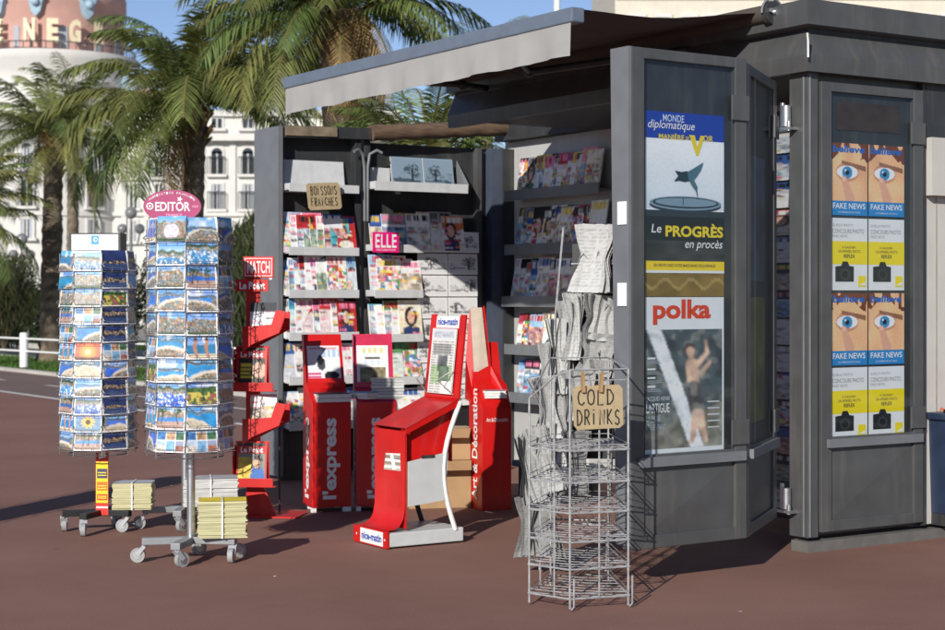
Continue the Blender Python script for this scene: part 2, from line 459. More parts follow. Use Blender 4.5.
def cover(bg, h=44, w=32, title=None, busy=.5):
    """a magazine cover: title band, portrait or scene, lines of type"""
    y, x = np.mgrid[0:1:h * 1j, 0:1:w * 1j]
    img = np.ones((h, w, 1)) * lin(BGS[bg])
    so = soft(h, w, 6, 5); fine = rng.random((h, w)); tx_ = soft(h, w, 15, 11)
    img = img * (.8 + .4 * so[..., None])
    if rng.random() < .75: img = blend(img, (y > rng.uniform(.0, .5)) * .85, lin((238, 238, 236)))
    k = rng.random()
    tcol = lin(BGS[title or rng.choice(['red', 'white', 'blue', 'pink', 'dark', 'yellow'])])
    if k < .12:                                              # portrait
        cx = rng.uniform(.25, .75)
        img = blend(img, (np.hypot((x - cx) * .9, (y - .42)) < .25) * 1., lin(rng.choice([(60, 40, 30), (120, 80, 45), (30, 25, 25)])))
        img = blend(img, (np.hypot((x - cx) * 1.1, (y - .44)) < .17) * 1., lin((222, 175, 148)))
        img = blend(img, ((y > .66 + .5 * (x - cx) ** 2) & (np.abs(x - cx) < .36)) * 1., lin(rng.choice([(200, 60, 80), (40, 60, 110), (230, 225, 215), (60, 110, 90)])))
    elif k < .66:                                            # scene blocks
        img = blend(img, (y > .35) * 1., lin(rng.choice([(120, 165, 200), (205, 190, 170), (150, 170, 150), (215, 212, 208), (190, 205, 220), (200, 150, 150)])) * (.35 + 1.1 * soft(h, w, 11, 8)[..., None]) * (.7 + .6 * tx_[..., None]))
    elif k < .88:                                            # mostly type
        img = blend(img, (y > .3) * .7, lin((232, 234, 236)))
    else:                                                    # grid of small pictures
        pal = np.array([lin(c) for c in ((200, 60, 60), (60, 130, 200), (240, 220, 90), (240, 240, 240), (90, 160, 90), (230, 150, 170))])
        idx = rng.integers(0, 6, (13, 7)); img = blend(img, (y > .22) * (tx_ > .3) * 1., pal[idx[((y + .05 * so) * 12).astype(int).clip(0, 12), ((x + .1 * so) * 6).astype(int).clip(0, 6)]])
    bars = rng.random(9) > .25                               # heavy title letters
    tb = (y > .04) & (y < .2) & (x > .06) & (x < .94) & bars[(x * 9).astype(int).clip(0, 8)] & ((x * 9) % 1 > .18)
    img = blend(img, tb * 1., tcol)
    for i in range(int(7 + 9 * busy)):                       # cover lines
        yy = rng.uniform(.25, .95); x0 = rng.choice([.05, .55]); ln = rng.uniform(.2, .4)
        mk = (np.abs(y - yy) < rng.choice([.014, .022, .035])) & (x > x0) & (x < x0 + ln) & (fine > .25)
        img = blend(img, mk * 1., lin(BGS[rng.choice(['white', 'dark', 'red', 'yellow', 'pink'])]))
    s2 = soft(h, w, 14, 11); img = img * (.72 + .4 * s2[..., None] + .2 * fine[..., None])
    img = img * .88 + .12 * img.mean(axis=2, keepdims=True)
    sm = img.copy(); sm[1:-1, 1:-1] = (img[1:-1, 1:-1] * 2 + img[:-2, 1:-1] + img[2:, 1:-1] + img[1:-1, :-2] + img[1:-1, 2:]) / 6
    return np.clip(sm, .003, .85)


def paper_page(h=36, w=26, dark=.35):
    y, x = np.mgrid[0:1:h * 1j, 0:1:w * 1j]
    img = np.ones((h, w, 3)) * lin((225, 225, 220))
    fine = rng.random((h, w))
    col = ((x * 4) % 1 > .14) & (x > .04) & (x < .96)
    ln = (np.floor(y * h) % 2 == 0)
    img = blend(img, col * ln * (y > .2) * (.3 + dark * fine), lin((60, 60, 65)))
    img = blend(img, ((y > .05) & (y < .13) & (x > .1) & (x < .9) & (fine > .25)) * 1., lin((35, 35, 40)))
    for i in range(2):
        a, b = rng.uniform(.05, .5), rng.uniform(.25, .65)
        mk = (x > a) & (x < a + .4) & (y > b) & (y < b + .25)
        img = blend(img, mk * 1., lin((120, 125, 130)) * (.3 + 1.3 * soft(h, w, 8, 7)[..., None]))
    return np.clip(img, .003, .8)


def bw_view(h=20, w=26):
    y, x = np.mgrid[0:1:h * 1j, 0:1:w * 1j]
    img = np.ones((h, w, 3)) * .72
    s1 = soft(h, w, 6, 9); fine = rng.random((h, w))
    t = rng.uniform(.2, .8)
    img = blend(img, ((y > .62 + .1 * s1) & (y < .68 + .12 * s1)) * .8, np.array((.1, .1, .1)))
    img = blend(img, (np.hypot(x - t, (y - .38) * 1.2) < .16 + .14 * s1) * (fine > .35) * .85, np.array((.12, .12, .12)))
    img = blend(img, ((np.abs(x - t) < .03) & (y > .35) & (y < .75)) * 1., np.array((.08, .08, .08)))
    img = blend(img, ((y > .45) & (y < .65) & (s1 > .5)) * .6 * fine, np.array((.1, .1, .1)))
    bw = (x < .05) | (x > .95) | (y < .06) | (y > .94)
    return np.clip(blend(img, bw * 1., np.array((.78, .78, .77))), .01, .8)


# ------------------------------------------------------------------ world, sun, camera
w = bpy.data.worlds.new('World'); sc.world = w; w.use_nodes = True
nt = w.node_tree
sky = nt.nodes.new('ShaderNodeTexSky'); sky.sky_type = 'NISHITA'; sky.sun_disc = False
SUN_EL = 23.0; SUN_AZ = 20.0
sky.sun_elevation = R(SUN_EL); sky.sun_rotation = R(180 + SUN_AZ)
sky.altitude = 2200; sky.air_density = 1.0; sky.dust_density = .0; sky.ozone_density = 2.2
hs = nt.nodes.new('ShaderNodeHueSaturation'); hs.inputs['Saturation'].default_value = 1.0; hs.inputs['Hue'].default_value = .512; hs.inputs['Value'].default_value = .86
nt.links.new(sky.outputs[0], hs.inputs['Color']); nt.links.new(hs.outputs[0], nt.nodes['Background'].inputs['Color'])
nt.nodes['Background'].inputs['Strength'].default_value = .125
sl = bpy.data.lights.new('sun', 'SUN'); sl.energy = 5.0; sl.angle = R(.5); sl.color = (1, .95, .87)
so_ = bpy.data.objects.new('sun', sl); COL.objects.link(so_)
sd = Vector((math.sin(R(SUN_AZ)) * math.cos(R(SUN_EL)), math.cos(R(SUN_AZ)) * math.cos(R(SUN_EL)), -math.sin(R(SUN_EL))))
so_.rotation_euler = sd.to_track_quat('-Z', 'Y').to_euler(); so_.location = (-5, -10, 12)
cam = bpy.data.cameras.new('camera'); co = bpy.data.objects.new('camera', cam); COL.objects.link(co)
co.location = (0, 0, CH); co.rotation_euler = (R(90), 0, 0)
cam.sensor_width = 36; cam.lens = 36 * FPX / 945; cam.shift_y = -(315 - HZ) / 945
cam.clip_start = .1; cam.clip_end = 3000
cam.dof.use_dof = True; cam.dof.focus_distance = 8.7; cam.dof.aperture_fstop = 4.5
sc.camera = co
sc.view_settings.view_transform = 'Standard'; sc.view_settings.look = 'None'; sc.view_settings.exposure = 0

# ------------------------------------------------------------------ ground
VX = Vector((-.573, .82)); NX = Vector((.82, .573))        # along / across the road


def strip(name, n0, n1, z, m, t0=-90, t1=260, seg=1):
    b = MB()
    ps = []
    for t, n in ((t0, n0), (t0, n1), (t1, n1), (t1, n0)):
        p = VX * t + NX * n; ps.append((p.x, p.y, z))
    b.add(ps, [(0, 1, 2, 3)[::-1]], m)
    return tag(b.build(name), kind='structure')


def groundmat(key, c1, c2, rough=.85, scale=3.0, speck=.3, bump=.15, cracks=0.0):
    m = bpy.data.materials.new(key); m.use_nodes = True
    N = m.node_tree.nodes; L = m.node_tree.links; b = N['Principled BSDF']
    tc = N.new('ShaderNodeTexCoord')
    n1 = N.new('ShaderNodeTexNoise'); n1.inputs['Scale'].default_value = scale * .35; n1.inputs['Detail'].default_value = 9; n1.inputs['Roughness'].default_value = .62
    n2 = N.new('ShaderNodeTexNoise'); n2.inputs['Scale'].default_value = 110; n2.inputs['Detail'].default_value = 4
    for n in (n1, n2): L.new(tc.outputs['Object'], n.inputs['Vector'])
    rp = N.new('ShaderNodeValToRGB'); rp.color_ramp.elements[0].color = (*c1, 1); rp.color_ramp.elements[1].color = (*c2, 1)
    rp.color_ramp.elements[0].position = .32; rp.color_ramp.elements[1].position = .68
    L.new(n1.outputs['Fac'], rp.inputs['Fac'])
    mr = N.new('ShaderNodeMapRange'); mr.inputs['To Min'].default_value = 1 - speck; mr.inputs['To Max'].default_value = 1 + speck
    L.new(n2.outputs['Fac'], mr.inputs['Value'])
    vm = N.new('ShaderNodeVectorMath'); vm.operation = 'SCALE'; L.new(rp.outputs[0], vm.inputs[0]); L.new(mr.outputs[0], vm.inputs['Scale'])
    out = vm.outputs[0]
    if cracks:
        v = N.new('ShaderNodeTexVoronoi'); v.inputs['Scale'].default_value = 5.5; v.inputs['Randomness'].default_value = 1
        L.new(tc.outputs['Object'], v.inputs['Vector'])
        r2 = N.new('ShaderNodeMapRange'); r2.inputs['From Max'].default_value = .055; r2.inputs['To Min'].default_value = cracks; r2.inputs['To Max'].default_value = 0
        L.new(v.outputs['Distance'], r2.inputs['Value'])
        n3 = N.new('ShaderNodeTexNoise'); n3.inputs['Scale'].default_value = 1.7; L.new(tc.outputs['Object'], n3.inputs['Vector'])
        mm = N.new('ShaderNodeMath'); mm.operation = 'MULTIPLY'; L.new(r2.outputs[0], mm.inputs[0]); L.new(n3.outputs['Fac'], mm.inputs[1])
        mx = N.new('ShaderNodeMix'); mx.data_type = 'RGBA'; L.new(mm.outputs[0], mx.inputs['Factor']); L.new(out, mx.inputs[6]); mx.inputs[7].default_value = (.35, .32, .3, 1)
        out = mx.outputs[2]
    if cracks > .3:
        v = N.new('ShaderNodeTexVoronoi'); v.inputs['Scale'].default_value = 2.3; L.new(tc.outputs['Object'], v.inputs['Vector'])
        r2 = N.new('ShaderNodeMapRange'); r2.inputs['From Min'].default_value = .04; r2.inputs['From Max'].default_value = .06; r2.inputs['To Min'].default_value = .3; r2.inputs['To Max'].default_value = 0
        L.new(v.outputs['Distance'], r2.inputs['Value'])
        mx = N.new('ShaderNodeMix'); mx.data_type = 'RGBA'; L.new(r2.outputs[0], mx.inputs['Factor']); L.new(out, mx.inputs[6]); mx.inputs[7].default_value = (.07, .05, .045, 1); out = mx.outputs[2]
        n4 = N.new('ShaderNodeTexNoise'); n4.inputs['Scale'].default_value = .9; n4.inputs['Detail'].default_value = 10; n4.inputs['Roughness'].default_value = .7; n4.inputs['Distortion'].default_value = 1.2; L.new(tc.outputs['Object'], n4.inputs['Vector'])
        r3 = N.new('ShaderNodeMapRange'); r3.inputs['From Min'].default_value = .35; r3.inputs['From Max'].default_value = .65; r3.inputs['To Min'].default_value = .93; r3.inputs['To Max'].default_value = 1.05; L.new(n4.outputs['Fac'], r3.inputs['Value'])
        vm2 = N.new('ShaderNodeVectorMath'); vm2.operation = 'SCALE'; L.new(out, vm2.inputs[0]); L.new(r3.outputs[0], vm2.inputs['Scale']); out = vm2.outputs[0]
    L.new(out, b.inputs['Base Color']); b.inputs['Roughness'].default_value = rough; b.inputs['Specular IOR Level'].default_value = .3
    bp = N.new('ShaderNodeBump'); bp.inputs['Strength'].default_value = bump; bp.inputs['Distance'].default_value = .004
    L.new(n2.outputs['Fac'], bp.inputs['Height']); L.new(bp.outputs[0], b.inputs['Normal'])
    return m


PROM = groundmat('worn red asphalt', (.222, .115, .086), (.272, .145, .112), scale=2.2, cracks=.5)
PATHM = groundmat('cycle path asphalt', (.165, .112, .1), (.2, .138, .125), scale=1.2, cracks=.15)
ROADM = groundmat('grey asphalt', (.1, .1, .105), (.13, .13, .13))
GRASSM = groundmat('grass soil', (.06, .13, .02), (.1, .18, .035), scale=6, speck=.5, bump=.5)
KERBM = groundmat('pale stone kerb', (.42, .39, .35), (.52, .49, .44))
FARM = groundmat('far paving', (.3, .28, .25), (.36, .33, .3))
LINEM = groundmat('white road paint', (.6, .58, .55), (.72, .7, .66))

b = MB(); b.add([(-900, -400, -.012), (900, -400, -.012), (900, 1500, -.012), (-900, 1500, -.012)], [(0, 1, 2, 3)], FARM)
tag(b.build('ground'), kind='structure')
strip('promenade', -60, 8.05, 0, PROM)
strip('cycle_path', 8.0, 10.3, -.004, PATHM)
strip('path_edge_line', 7.98, 8.1, .004, LINEM)
b = MB()
for t in range(-10, 60, 3):
    ps = []
    for tt, n in ((t, 9.1), (t, 9.18), (t + 1.2, 9.18), (t + 1.2, 9.1)):
        p = VX * tt + NX * n; ps.append((p.x, p.y, .003))
    b.add(ps, [(3, 2, 1, 0)], LINEM)
tag(b.build('lane_dashes'), kind='structure')


def kerb(name, n0, n1, h):
    b = MB(); b.M = Matrix(((VX.x, NX.x, 0, 0), (VX.y, NX.y, 0, 0), (0, 0, 1, 0), (0, 0, 0, 1)))
    b.box(-60, 200, n0, n1, -.05, h, KERBM)
    return tag(b.build(name), kind='structure')


kerb('kerb', 10.3, 10.45, .05)
strip('lawn_strip', 10.45, 12.5, .035, GRASSM)
kerb('far_kerb', 12.5, 12.65, .05)
strip('road', 12.65, 15.2, 0, ROADM)
kerb('pavement_kerb', 15.2, 15.4, .12)
strip('verge', 15.4, 19, .1, GRASSM)
# grass blades on the lawn strips
b = MB(); GR = colmat('grass blades', .7, .3)
for i in range(15000):
    t = rnd.uniform(10, 46); n = rnd.uniform(10.5, 12.48) if i % 4 else rnd.uniform(15.42, 16.6)
    gz = .03 if n < 13 else .095; p = VX * t + NX * n; a = rnd.uniform(0, 6.28); h = rnd.uniform(.03, .09); d = .012
    g = rnd.uniform(.7, 1.3); c = (.075 * g, .15 * g, .022 * g)
    b.add([(p.x - d * math.cos(a), p.y - d * math.sin(a), gz), (p.x + d * math.cos(a), p.y + d * math.sin(a), gz),
           (p.x + rnd.uniform(-.03, .03), p.y + rnd.uniform(-.03, .03), gz + .005 + h)], [(0, 1, 2)], GR, [c, c, c])
tag(b.build('grass'), 'short green grass on the lawn strip beyond the cycle path', 'grass', kind='stuff')

# ------------------------------------------------------------------ kiosk
UA = R(32.54)
C0 = (1.755, 8.78)
U = Vector((math.cos(UA), math.sin(UA))); V = Vector((-math.sin(UA), math.cos(UA)))
F_SIDE = UA                  # faces -V (the right-hand wall)
F_FRONT = UA - R(90)         # faces -U (the open front)


def K(u, s, z=0.0):
    p = Vector(C0) + U * u + V * s
    return Vector((p.x, p.y, z))


kiosk = thing('newsstand', 'dark grey metal newspaper kiosk with open folding doors and an awning', 'newsstand', (C0[0], C0[1], 0), UA)
# roof
b = MB(); b.box(.0, 1.5, .0, 3.45, 2.56, 2.87, GREYD); b.box(1.1, 1.5, 3.451, 4.66, 2.565, 2.86, GREYD); b.box(-.03, 1.55, -.03, 3.47, 2.872, 2.896, GREY)
b.build('roof', kiosk)
prof = [(0, 2.515), (.05, 2.515), (.055, 2.60), (-.005, 2.745), (.065, 2.757), (.07, 2.878), (.0, 2.893)]
b = MB()
path = [(0, 3.5, (-1, 0)), (0, 0, (-1, -1)), (1.6, 0, (0, -1))]
grid = [[(px + dx * o, py + dy * o, z) for (o, z) in prof] for (px, py, (dx, dy)) in path]
b.sheet(grid, GREY, smooth=False)
b.build('fascia', kiosk)
b = MB(); b.tube([(-.1, -.1, 2.7), (-.085, -.09, 2.66), (-.075, -.08, 2.58)], .006, WHITE); b.build('cable', kiosk)
# plinth
b = MB(); b.box(-.004, 1.6, -.004, .12, -.02, .055, mat('dark concrete', (.12, .113, .105), .9, bump=.2)); b.build('plinth', kiosk)
# corner post
b = MB(); b.box(-.005, .07, -.005, .135, .076, 2.52, GREY); b.box(-.012, .012, .02, .03, .08, 2.5, GREYL); b.box(.0, .012, -.014, -.004, .08, 2.51, GREYL)
b.build('corner_post', kiosk, bevel=.004)
# interior walls
b = MB(); b.box(1.2, 1.26, .2, 4.66, 0, 2.56, WALLIN); b.build('back_wall', kiosk)
b = MB(); b.box(.1, 1.2, .1, .14, .08, 2.5, GREYD); b.build('inner_wall', kiosk)
b = MB(); b.box(1.0, 1.2, 4.55, 4.66, 0, 2.5, SLATE); b.box(1.1, 1.2, 4.53, 4.55, 0, 2.5, GREYD); b.build('rear_post', kiosk)


# glazed panels -----------------------------------------------------------
def glazed(name, parent, x0, x1, z0, z1, y0, thick=.05, kick=.62, edge=.075, top=.1):
    """frame with a glazed upper field and a sheet-metal foot, local x-z plane"""
    b = MB(); yb = y0 + thick
    zl = z0 + kick
    b.box(x0, x0 + edge, y0, yb, z0, z1, GREY); b.box(x1 - edge, x1, y0, yb, z0, z1, GREY)
    b.box(x0 + edge, x1 - edge, y0 + .001, yb, z1 - .05, z1, GREY)
    b.box(x0 + edge, x1 - edge, y0 + .001, yb, zl - .06, zl, GREY)
    b.box(x0 + edge, x1 - edge, y0 + .001, yb, z0, z0 + .06, GREY)
    fr = b.build(name, parent, bevel=.004)
    b = MB(); b.box(x0 + edge * .5, x1 - edge * .3, y0 - .022, y0 - .001, zl - .055, zl - .01, GREYL); b.box(x0 + edge, x1 - edge, y0 + .016, yb - .006, z0 + .06, zl - .06, GREY)
    xm = (x0 + x1) / 2; zc = (z0 + zl) / 2
    b.add([(x0 + edge, y0 + .015, z0 + .06), (x1 - edge, y0 + .015, z0 + .06), (x1 - edge, y0 + .015, zl - .06), (x0 + edge, y0 + .015, zl - .06), (xm, y0 + .004, zc)],
          [(0, 1, 4), (1, 2, 4), (2, 3, 4), (3, 0, 4)], GREY)
    b.build('foot_panel', fr)
    b = MB(); b.box(x0 + edge, x1 - edge, y0 + .03, yb - .004, zl, z1 - .05, GREYD); b.build('backing_board', fr)
    b = MB(); b.rect(x0 + edge - .01, zl + .001, x1 - edge + .01, z1 - .052, GLASS, y0 + .006); b.build('glass', fr)
    for zz in (z1 - .3, zl + .02):
        b = MB(); b.box(x1 - edge - .03, x1 + .006, y0 - .012, y0 - .001, zz, zz + .12, GREY); b.build('latch', fr, bevel=.003)
    return fr


side = glazed('side_panel', kiosk, .086, .854, .1, 2.475, -.012, kick=.5)
b = MB(); b.box(.07, .885, .04, .1, .08, 2.52, GREY); b.box(.858, .885, .0, .038, .08, 2.52, GREYD)
b.build('side_wall', kiosk)
b = MB(); b.box(.886, 1.6, .03, .1, .08, 2.52, CREAM); b.box(.9, 1.6, -.03, .028, 1.9, 2.22, CREAM); b.box(.89, 1.6, .0, .028, 2.222, 2.52, GREYD)
b.box(.995, 1.003, .026, .0295, .1, 1.9, mat('seam', (.3, .28, .24)))
b.build('rear_wall', kiosk)

# right folding door: two leaves
PA = Vector((.722, 7.6)); PB = Vector((1.309, 8.0)); PH = Vector((1.585, 8.74))
leafa = bpy.data.objects.new('door_leaf', None)
a1 = math.atan2(PB.y - PA.y, PB.x - PA.x); L1 = (PB - PA).length
a2 = math.atan2(PH.y - PB.y, PH.x - PB.x); L2 = (PH - PB).length


def klocal(p, z=0): return (U.dot(Vector(p) - Vector(C0)), V.dot(Vector(p) - Vector(C0)), z)


d1 = glazed('door_leaf', kiosk, 0, L1, .19, 2.478, 0, thick=.07, kick=.43)
d1.location = klocal(PA); d1.rotation_euler = (0, 0, a1 - UA)
b = MB(); b.add([(-.012, .0, .21), (-.012, .1, .21), (-.002, .1, .21), (-.002, 0, .21), (-.02, .0, 2.478), (-.02, .13, 2.478), (-.002, .13, 2.478), (-.002, 0, 2.478)],
                [(0, 3, 2, 1), (4, 5, 6, 7), (0, 1, 5, 4), (1, 2, 6, 5), (2, 3, 7, 6), (3, 0, 4, 7)], GREYL)
b.build('door_edge', d1)
for zz in (1.67, 1.30):
    b = MB(); b.box(-.024, -.0195, .012, .075, zz, zz + .105, TWHITE); b.build('sunlit_patch', d1)  # white plates standing for the sunlit patches on this edge
d2 = glazed('door_leaf', kiosk, 0.02, L2, .19, 2.46, 0, thick=.06, kick=.43)
d2.location = klocal(PB); d2.rotation_euler = (0, 0, a2 - UA)
for zz in (.22, 2.24):
    h = MB(); h.tube([(-.02, .17, zz), (-.02, .17, zz + .13)], .014, STEEL); h.tube([(-.035, .125, zz - .0), (-.035, .125, zz + .11)], .026, STEEL, 12)
    h.box(-.06, -.005, .07, .24, zz - .02, zz - .005, STEEL); h.tube([(-.05, .09, zz - .025), (-.05, .09, zz + .025)], .012, STEEL)
    h.build('hinge', kiosk)

# left folding door carrying shelves + the end leaf
b = MB()
b.box(-.85, -.19, 4.62, 4.66, .05, 2.54, GREYD)
b.box(-.875, -.835, 4.5, 4.9, .04, 2.57, GREYL); b.box(-.8345, -.82, 4.52, 4.62, .04, 2.56, GREY); b.box(-.22, -.17, 4.54, 4.66, .04, 2.56, GREYD)
b.box(-.815, -.225, 4.58, 4.6195, .0, .5, GREYD)
b.box(-.878, -.8745, 4.6, 4.64, 1.46, 1.56, TWHITE)
b.build('door_leaf', kiosk, bevel=.004)
b = MB()
b.box(-.1, 1.0, 4.64, 4.68, .05, 2.5, GREYD); b.box(-.13, -.08, 4.56, 4.638, .04, 2.54, GREYD); b.box(.88, .93, 4.58, 4.638, .04, 2.5, GREY)
b.build('door_leaf', kiosk, bevel=.004)
b = MB(); b.bar((-.82, 4.53, 2.535), (-.1, 4.54, 2.555), .07, .085, GREYD); b.bar((-.82, 4.49, 2.54), (-.4, 4.49, 2.55), .01, .07, mat('grey weathered plank', (.2, .155, .1), .8, var=.35, scale=12))
b.build('top_beam', kiosk)
b = MB(); b.tube([(-.1 + i * .06, 4.52, 2.56 + i * .0052 + .004 * math.sin(i * 1.7)) for i in range(22)], .062, BROWN, 12); b.build('rolled_cover', kiosk)
b = MB()
for sx in (-1, 1):
    b.tube([(-.15 + sx * .012, 4.5, 1.9), (-.15 + sx * .014, 4.5, 2.3), (-.15 + sx * .03, 4.5, 2.4), (-.15 + sx * .08, 4.48, 2.43), (-.15 + sx * .12, 4.47, 2.41)], .012, GREYL)
b.build('bracket', kiosk)


def shelf(parent, x0, x1, yf, yb, z, lip=.06, m=SHELF):
    """tray shelf in kiosk space: front edge yf, rear yb, lip at the front"""
    b = MB(); b.box(x0, x1, yf + .006, yb, z, z + .008, m); b.box(x0, x1, yf, yf + .006, z - .012, z + lip - .012, m)
    b.box(x0, x0 + .004, yf + .006, yb, z + .008, z + lip * .8, m); b.box(x1 - .004, x1, yf + .006, yb, z + .008, z + lip * .8, m)
    return b.build('shelf', parent, bevel=.002)


Z1 = [2.11, 1.65, 1.34, 1.03, .71, .38]
for z in Z1: shelf(kiosk, -.815, -.24, 4.44, 4.6, z)
b = MB(); b.add([(-.81, 4.57, 2.12), (-.29, 4.57, 2.12), (-.29, 4.60, 2.34), (-.81, 4.60, 2.34)], [(0, 1, 2, 3)], SHELF); b.box(-.81, -.29, 4.601, 4.61, 2.1, 2.34, SHELF); b.build('shelf_back', kiosk)
Z2 = [2.14, 1.68, 1.34, 1.01, .69, .36]
shelf(kiosk, -.12, .70, 4.42, 4.6, Z2[0], .07)
b = MB(); b.box(-.1, .1, 4.58, 4.6, 2.15, 2.31, SHELF); b.build('shelf_back', kiosk)
b = MB(); b.add([(.695, 4.42, 2.13), (.705, 4.42, 2.2), (.705, 4.6, 2.4), (.695, 4.6, 2.13)], [(0, 1, 2, 3)], GREYL); b.build('shelf_end', kiosk)
for z in Z2[1:]: shelf(kiosk, -.12, .30, 4.42, 4.6, z)
b = MB(); b.box(.29, .86, 4.54, 4.57, .3, 1.84, BLACK); b.build('print_board', kiosk)
# shelves on the back wall (face the open front)
Z3 = [2.11, 1.6, 1.24]
for (z, s0, s1) in ((2.11, 3.2, 4.42), (1.69, 3.2, 4.42), (1.29, 3.2, 4.46), (.92, 3.2, 4.42), (.55, 3.2, 4.42)):
    b = MB(); b.box(1.04, 1.2, s0, s1, z, z + .01, GREYL); b.box(1.03, 1.04, s0, s1, z - .03, z + .05, GREYL); b.build('shelf', kiosk)

# awning
AW0, AW1, AP = .28, 3.46, 1.3
b = MB()
grid = []
for i in range(9):
    t = i / 8; uu = -.03 - (AP - .03) * t; zz = 2.865 - .1 * t - .03 * math.sin(math.pi * t)
    grid.append([(uu, AW0 + (AW1 - AW0) * j / 12, zz + .006 * math.sin(j * 2.1 + i)) for j in range(13)])
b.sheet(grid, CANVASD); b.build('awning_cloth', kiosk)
b = MB(); b.box(-AP - .035, -AP + .045, AW0 - .02, AW1 + .02, 2.70, 2.775, BAR); b.build('awning_bar', kiosk, bevel=.008)
b = MB()
grid = [[(-AP - .026 - .010 * math.sin(j * .9) * (i / 5) - .006 * math.sin(j * 2.3 + 1) * i / 5, AW0 + (AW1 - AW0) * j / 60, 2.702 - .168 * i / 5 + .004 * math.sin(j * .5)) for j in range(61)] for i in range(6)]
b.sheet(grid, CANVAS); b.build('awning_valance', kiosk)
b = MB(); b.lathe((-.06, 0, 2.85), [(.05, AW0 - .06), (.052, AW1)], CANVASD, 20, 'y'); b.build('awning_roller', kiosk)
b = MB(); b.lathe((-.06, AW0 - .06, 2.85), [(.062, -.03), (.066, -.005), (.066, .0)], GREYD, 20, 'y')
b.lathe((-.06, AW0 - .1, 2.85), [(.02, -.02), (.022, .0)], STEEL, 12, 'y'); b.bar((-.1, AW0 - .1, 2.86), (-.02, AW0 - .1, 2.835), .015, .02, STEEL)
b.tube([(-.06 + .075 * math.cos(t), AW0 - .075, 2.85 + .075 * math.sin(t)) for t in [R(a) for a in range(-10, 200, 15)]], .007, GREYL)
b.tube([(-.005, AW0 - .09, 2.83), (.01, AW0 - .12, 2.8), (.02, AW0 - .12, 2.76)], .008, STEEL)
b.build('roller_gear', kiosk)
for s0, s1 in ((.9, 2.0), (3.0, 2.15)):
    b = MB(); el = (-.62, (s0 * .3 + s1 * .7), 2.66)
    b.tube([(-.06, s0, 2.74), el], .022, GREYD); b.tube([el, (-AP + .03, s0 + (.1 if s0 < 1 else -.1), 2.72)], .018, GREYD); b.sphere(el, .034, GREYD, 10, 6)
    b.build('awning_arm', kiosk)
b = MB(); b.lathe((-.5, .85, 2.52), [(.026, 0), (.03, .012), (.02, .02), (.02, .09), (.03, .1), (.026, .115)], WOOD, 14); b.tube([(-.5, .85, 2.63), (-.5, .85, 2.72)], .004, WHITE)
b.build('blind_weight', kiosk)


# ------------------------------------------------------------------ printed things
def flat_thing(name, label, cat, b, loc, rotz, tilt=0.0, group=None):
    o = b.build(name); o.location = loc; o.rotation_euler = (-tilt, 0, rotz)
    return tag(o, label, cat, group)


def book(arr, wd, ht, th=.006, edge=PAPERW, back=True):
    b = MB(); b.box(0, wd, 0, th, 0, ht, edge); b.pic(arr, 0, 0, wd, ht, -.0012); return b


# --- posters in the door leaf
def leaf_pt(k, z, off=.0):
    d = Vector((math.cos(a1), math.sin(a1))); n = Vector((math.sin(a1), -math.cos(a1)))
    p = PA + d * k - n * .026 + n * off
    return (p.x, p.y, z)


def W(c): return mat('ink %d %d %d' % tuple(c), tuple(lin(c)), .45, var=.03)


h, wd = 50, 34
PW, PHt = .485, .745
b = MB(); b.rect(0, 0, PW, PHt, W((232, 238, 242)))
e = -.0009
y, x = np.mgrid[0:1:30j, 0:1:30j]
skyp = lin((242, 244, 244)) * (1 - y[..., None]) + lin((212, 222, 228)) * y[..., None]
b.pic(np.clip(skyp + (soft(30, 30, 5)[..., None] - .5) * .06, 0, .9), 0, .30, PW, .62, e)
b.rect(0, .62, PW, PHt, W((20, 60, 160)), e)
b.text('MONDE', .105, .70, .235, .733, W((205, 215, 235)), 2 * e, .01)
b.text('diplomatique', .015, .655, .30, .705, TWHITE, 2.5 * e, .004, .25)
b.text('MANIÈRE', .08, .618, .235, .648, TYEL, 2 * e, .02); b.text('DE', .245, .62, .265, .636, TYEL, 2 * e, .02); b.text('OIR', .355, .618, .415, .648, TYEL, 2 * e, .02)
b.poly([(.265, .645), (.30, .645), (.315, .59), (.335, .645), (.362, .645), (.322, .55), (.308, .55)], TYEL, 3 * e)
b.rect(0, .0, PW, .265, W((16, 18, 20)), e)
b.pic(np.clip((soft(12, 24, 5, 7)[..., None] * .05 + .01) * np.ones(3), .005, .2), 0, .055, PW, .15, 2 * e)
TEAL = W((70, 110, 122)); TEALD = W((28, 52, 62)); PLATE = W((38, 52, 62)); PLATEL = W((125, 150, 165))
b.rect(0, .262, PW, .29, W((40, 48, 54)), 1.5 * e)
b.ellipse(.245, .315, .222, .034, PLATE, 2 * e); b.ellipse(.245, .325, .222, .033, PLATEL, 3 * e); b.ellipse(.245, .327, .205, .026, PLATE, 4 * e); b.ellipse(.245, .329, .19, .02, PLATEL, 5 * e)
b.stroke([(.225, .315), (.225, .352)], .004, TDARK, 6 * e)
b.poly([(.175, .475), (.215, .47), (.25, .475), (.275, .468), (.262, .43), (.235, .425), (.2, .43), (.17, .425), (.195, .45)], TEALD, 6 * e)
b.poly([(.25, .47), (.29, .49), (.35, .52), (.335, .485), (.31, .455), (.285, .43), (.26, .43)], TEAL, 7 * e)
b.poly([(.262, .445), (.295, .43), (.312, .405), (.308, .385), (.29, .395), (.268, .42)], TEAL, 8 * e)
b.poly([(.300, .39), (.309, .388), (.318, .34)], TEALD, 8 * e)
b.text('Le', .035, .185, .095, .225, TWHITE, 3 * e, .005, .15); b.text('PROGRÈS', .12, .168, .478, .232, TYEL, 3 * e, .035)
b.text('en procès', .24, .105, .475, .155, TWHITE, 3 * e, .004, .25)
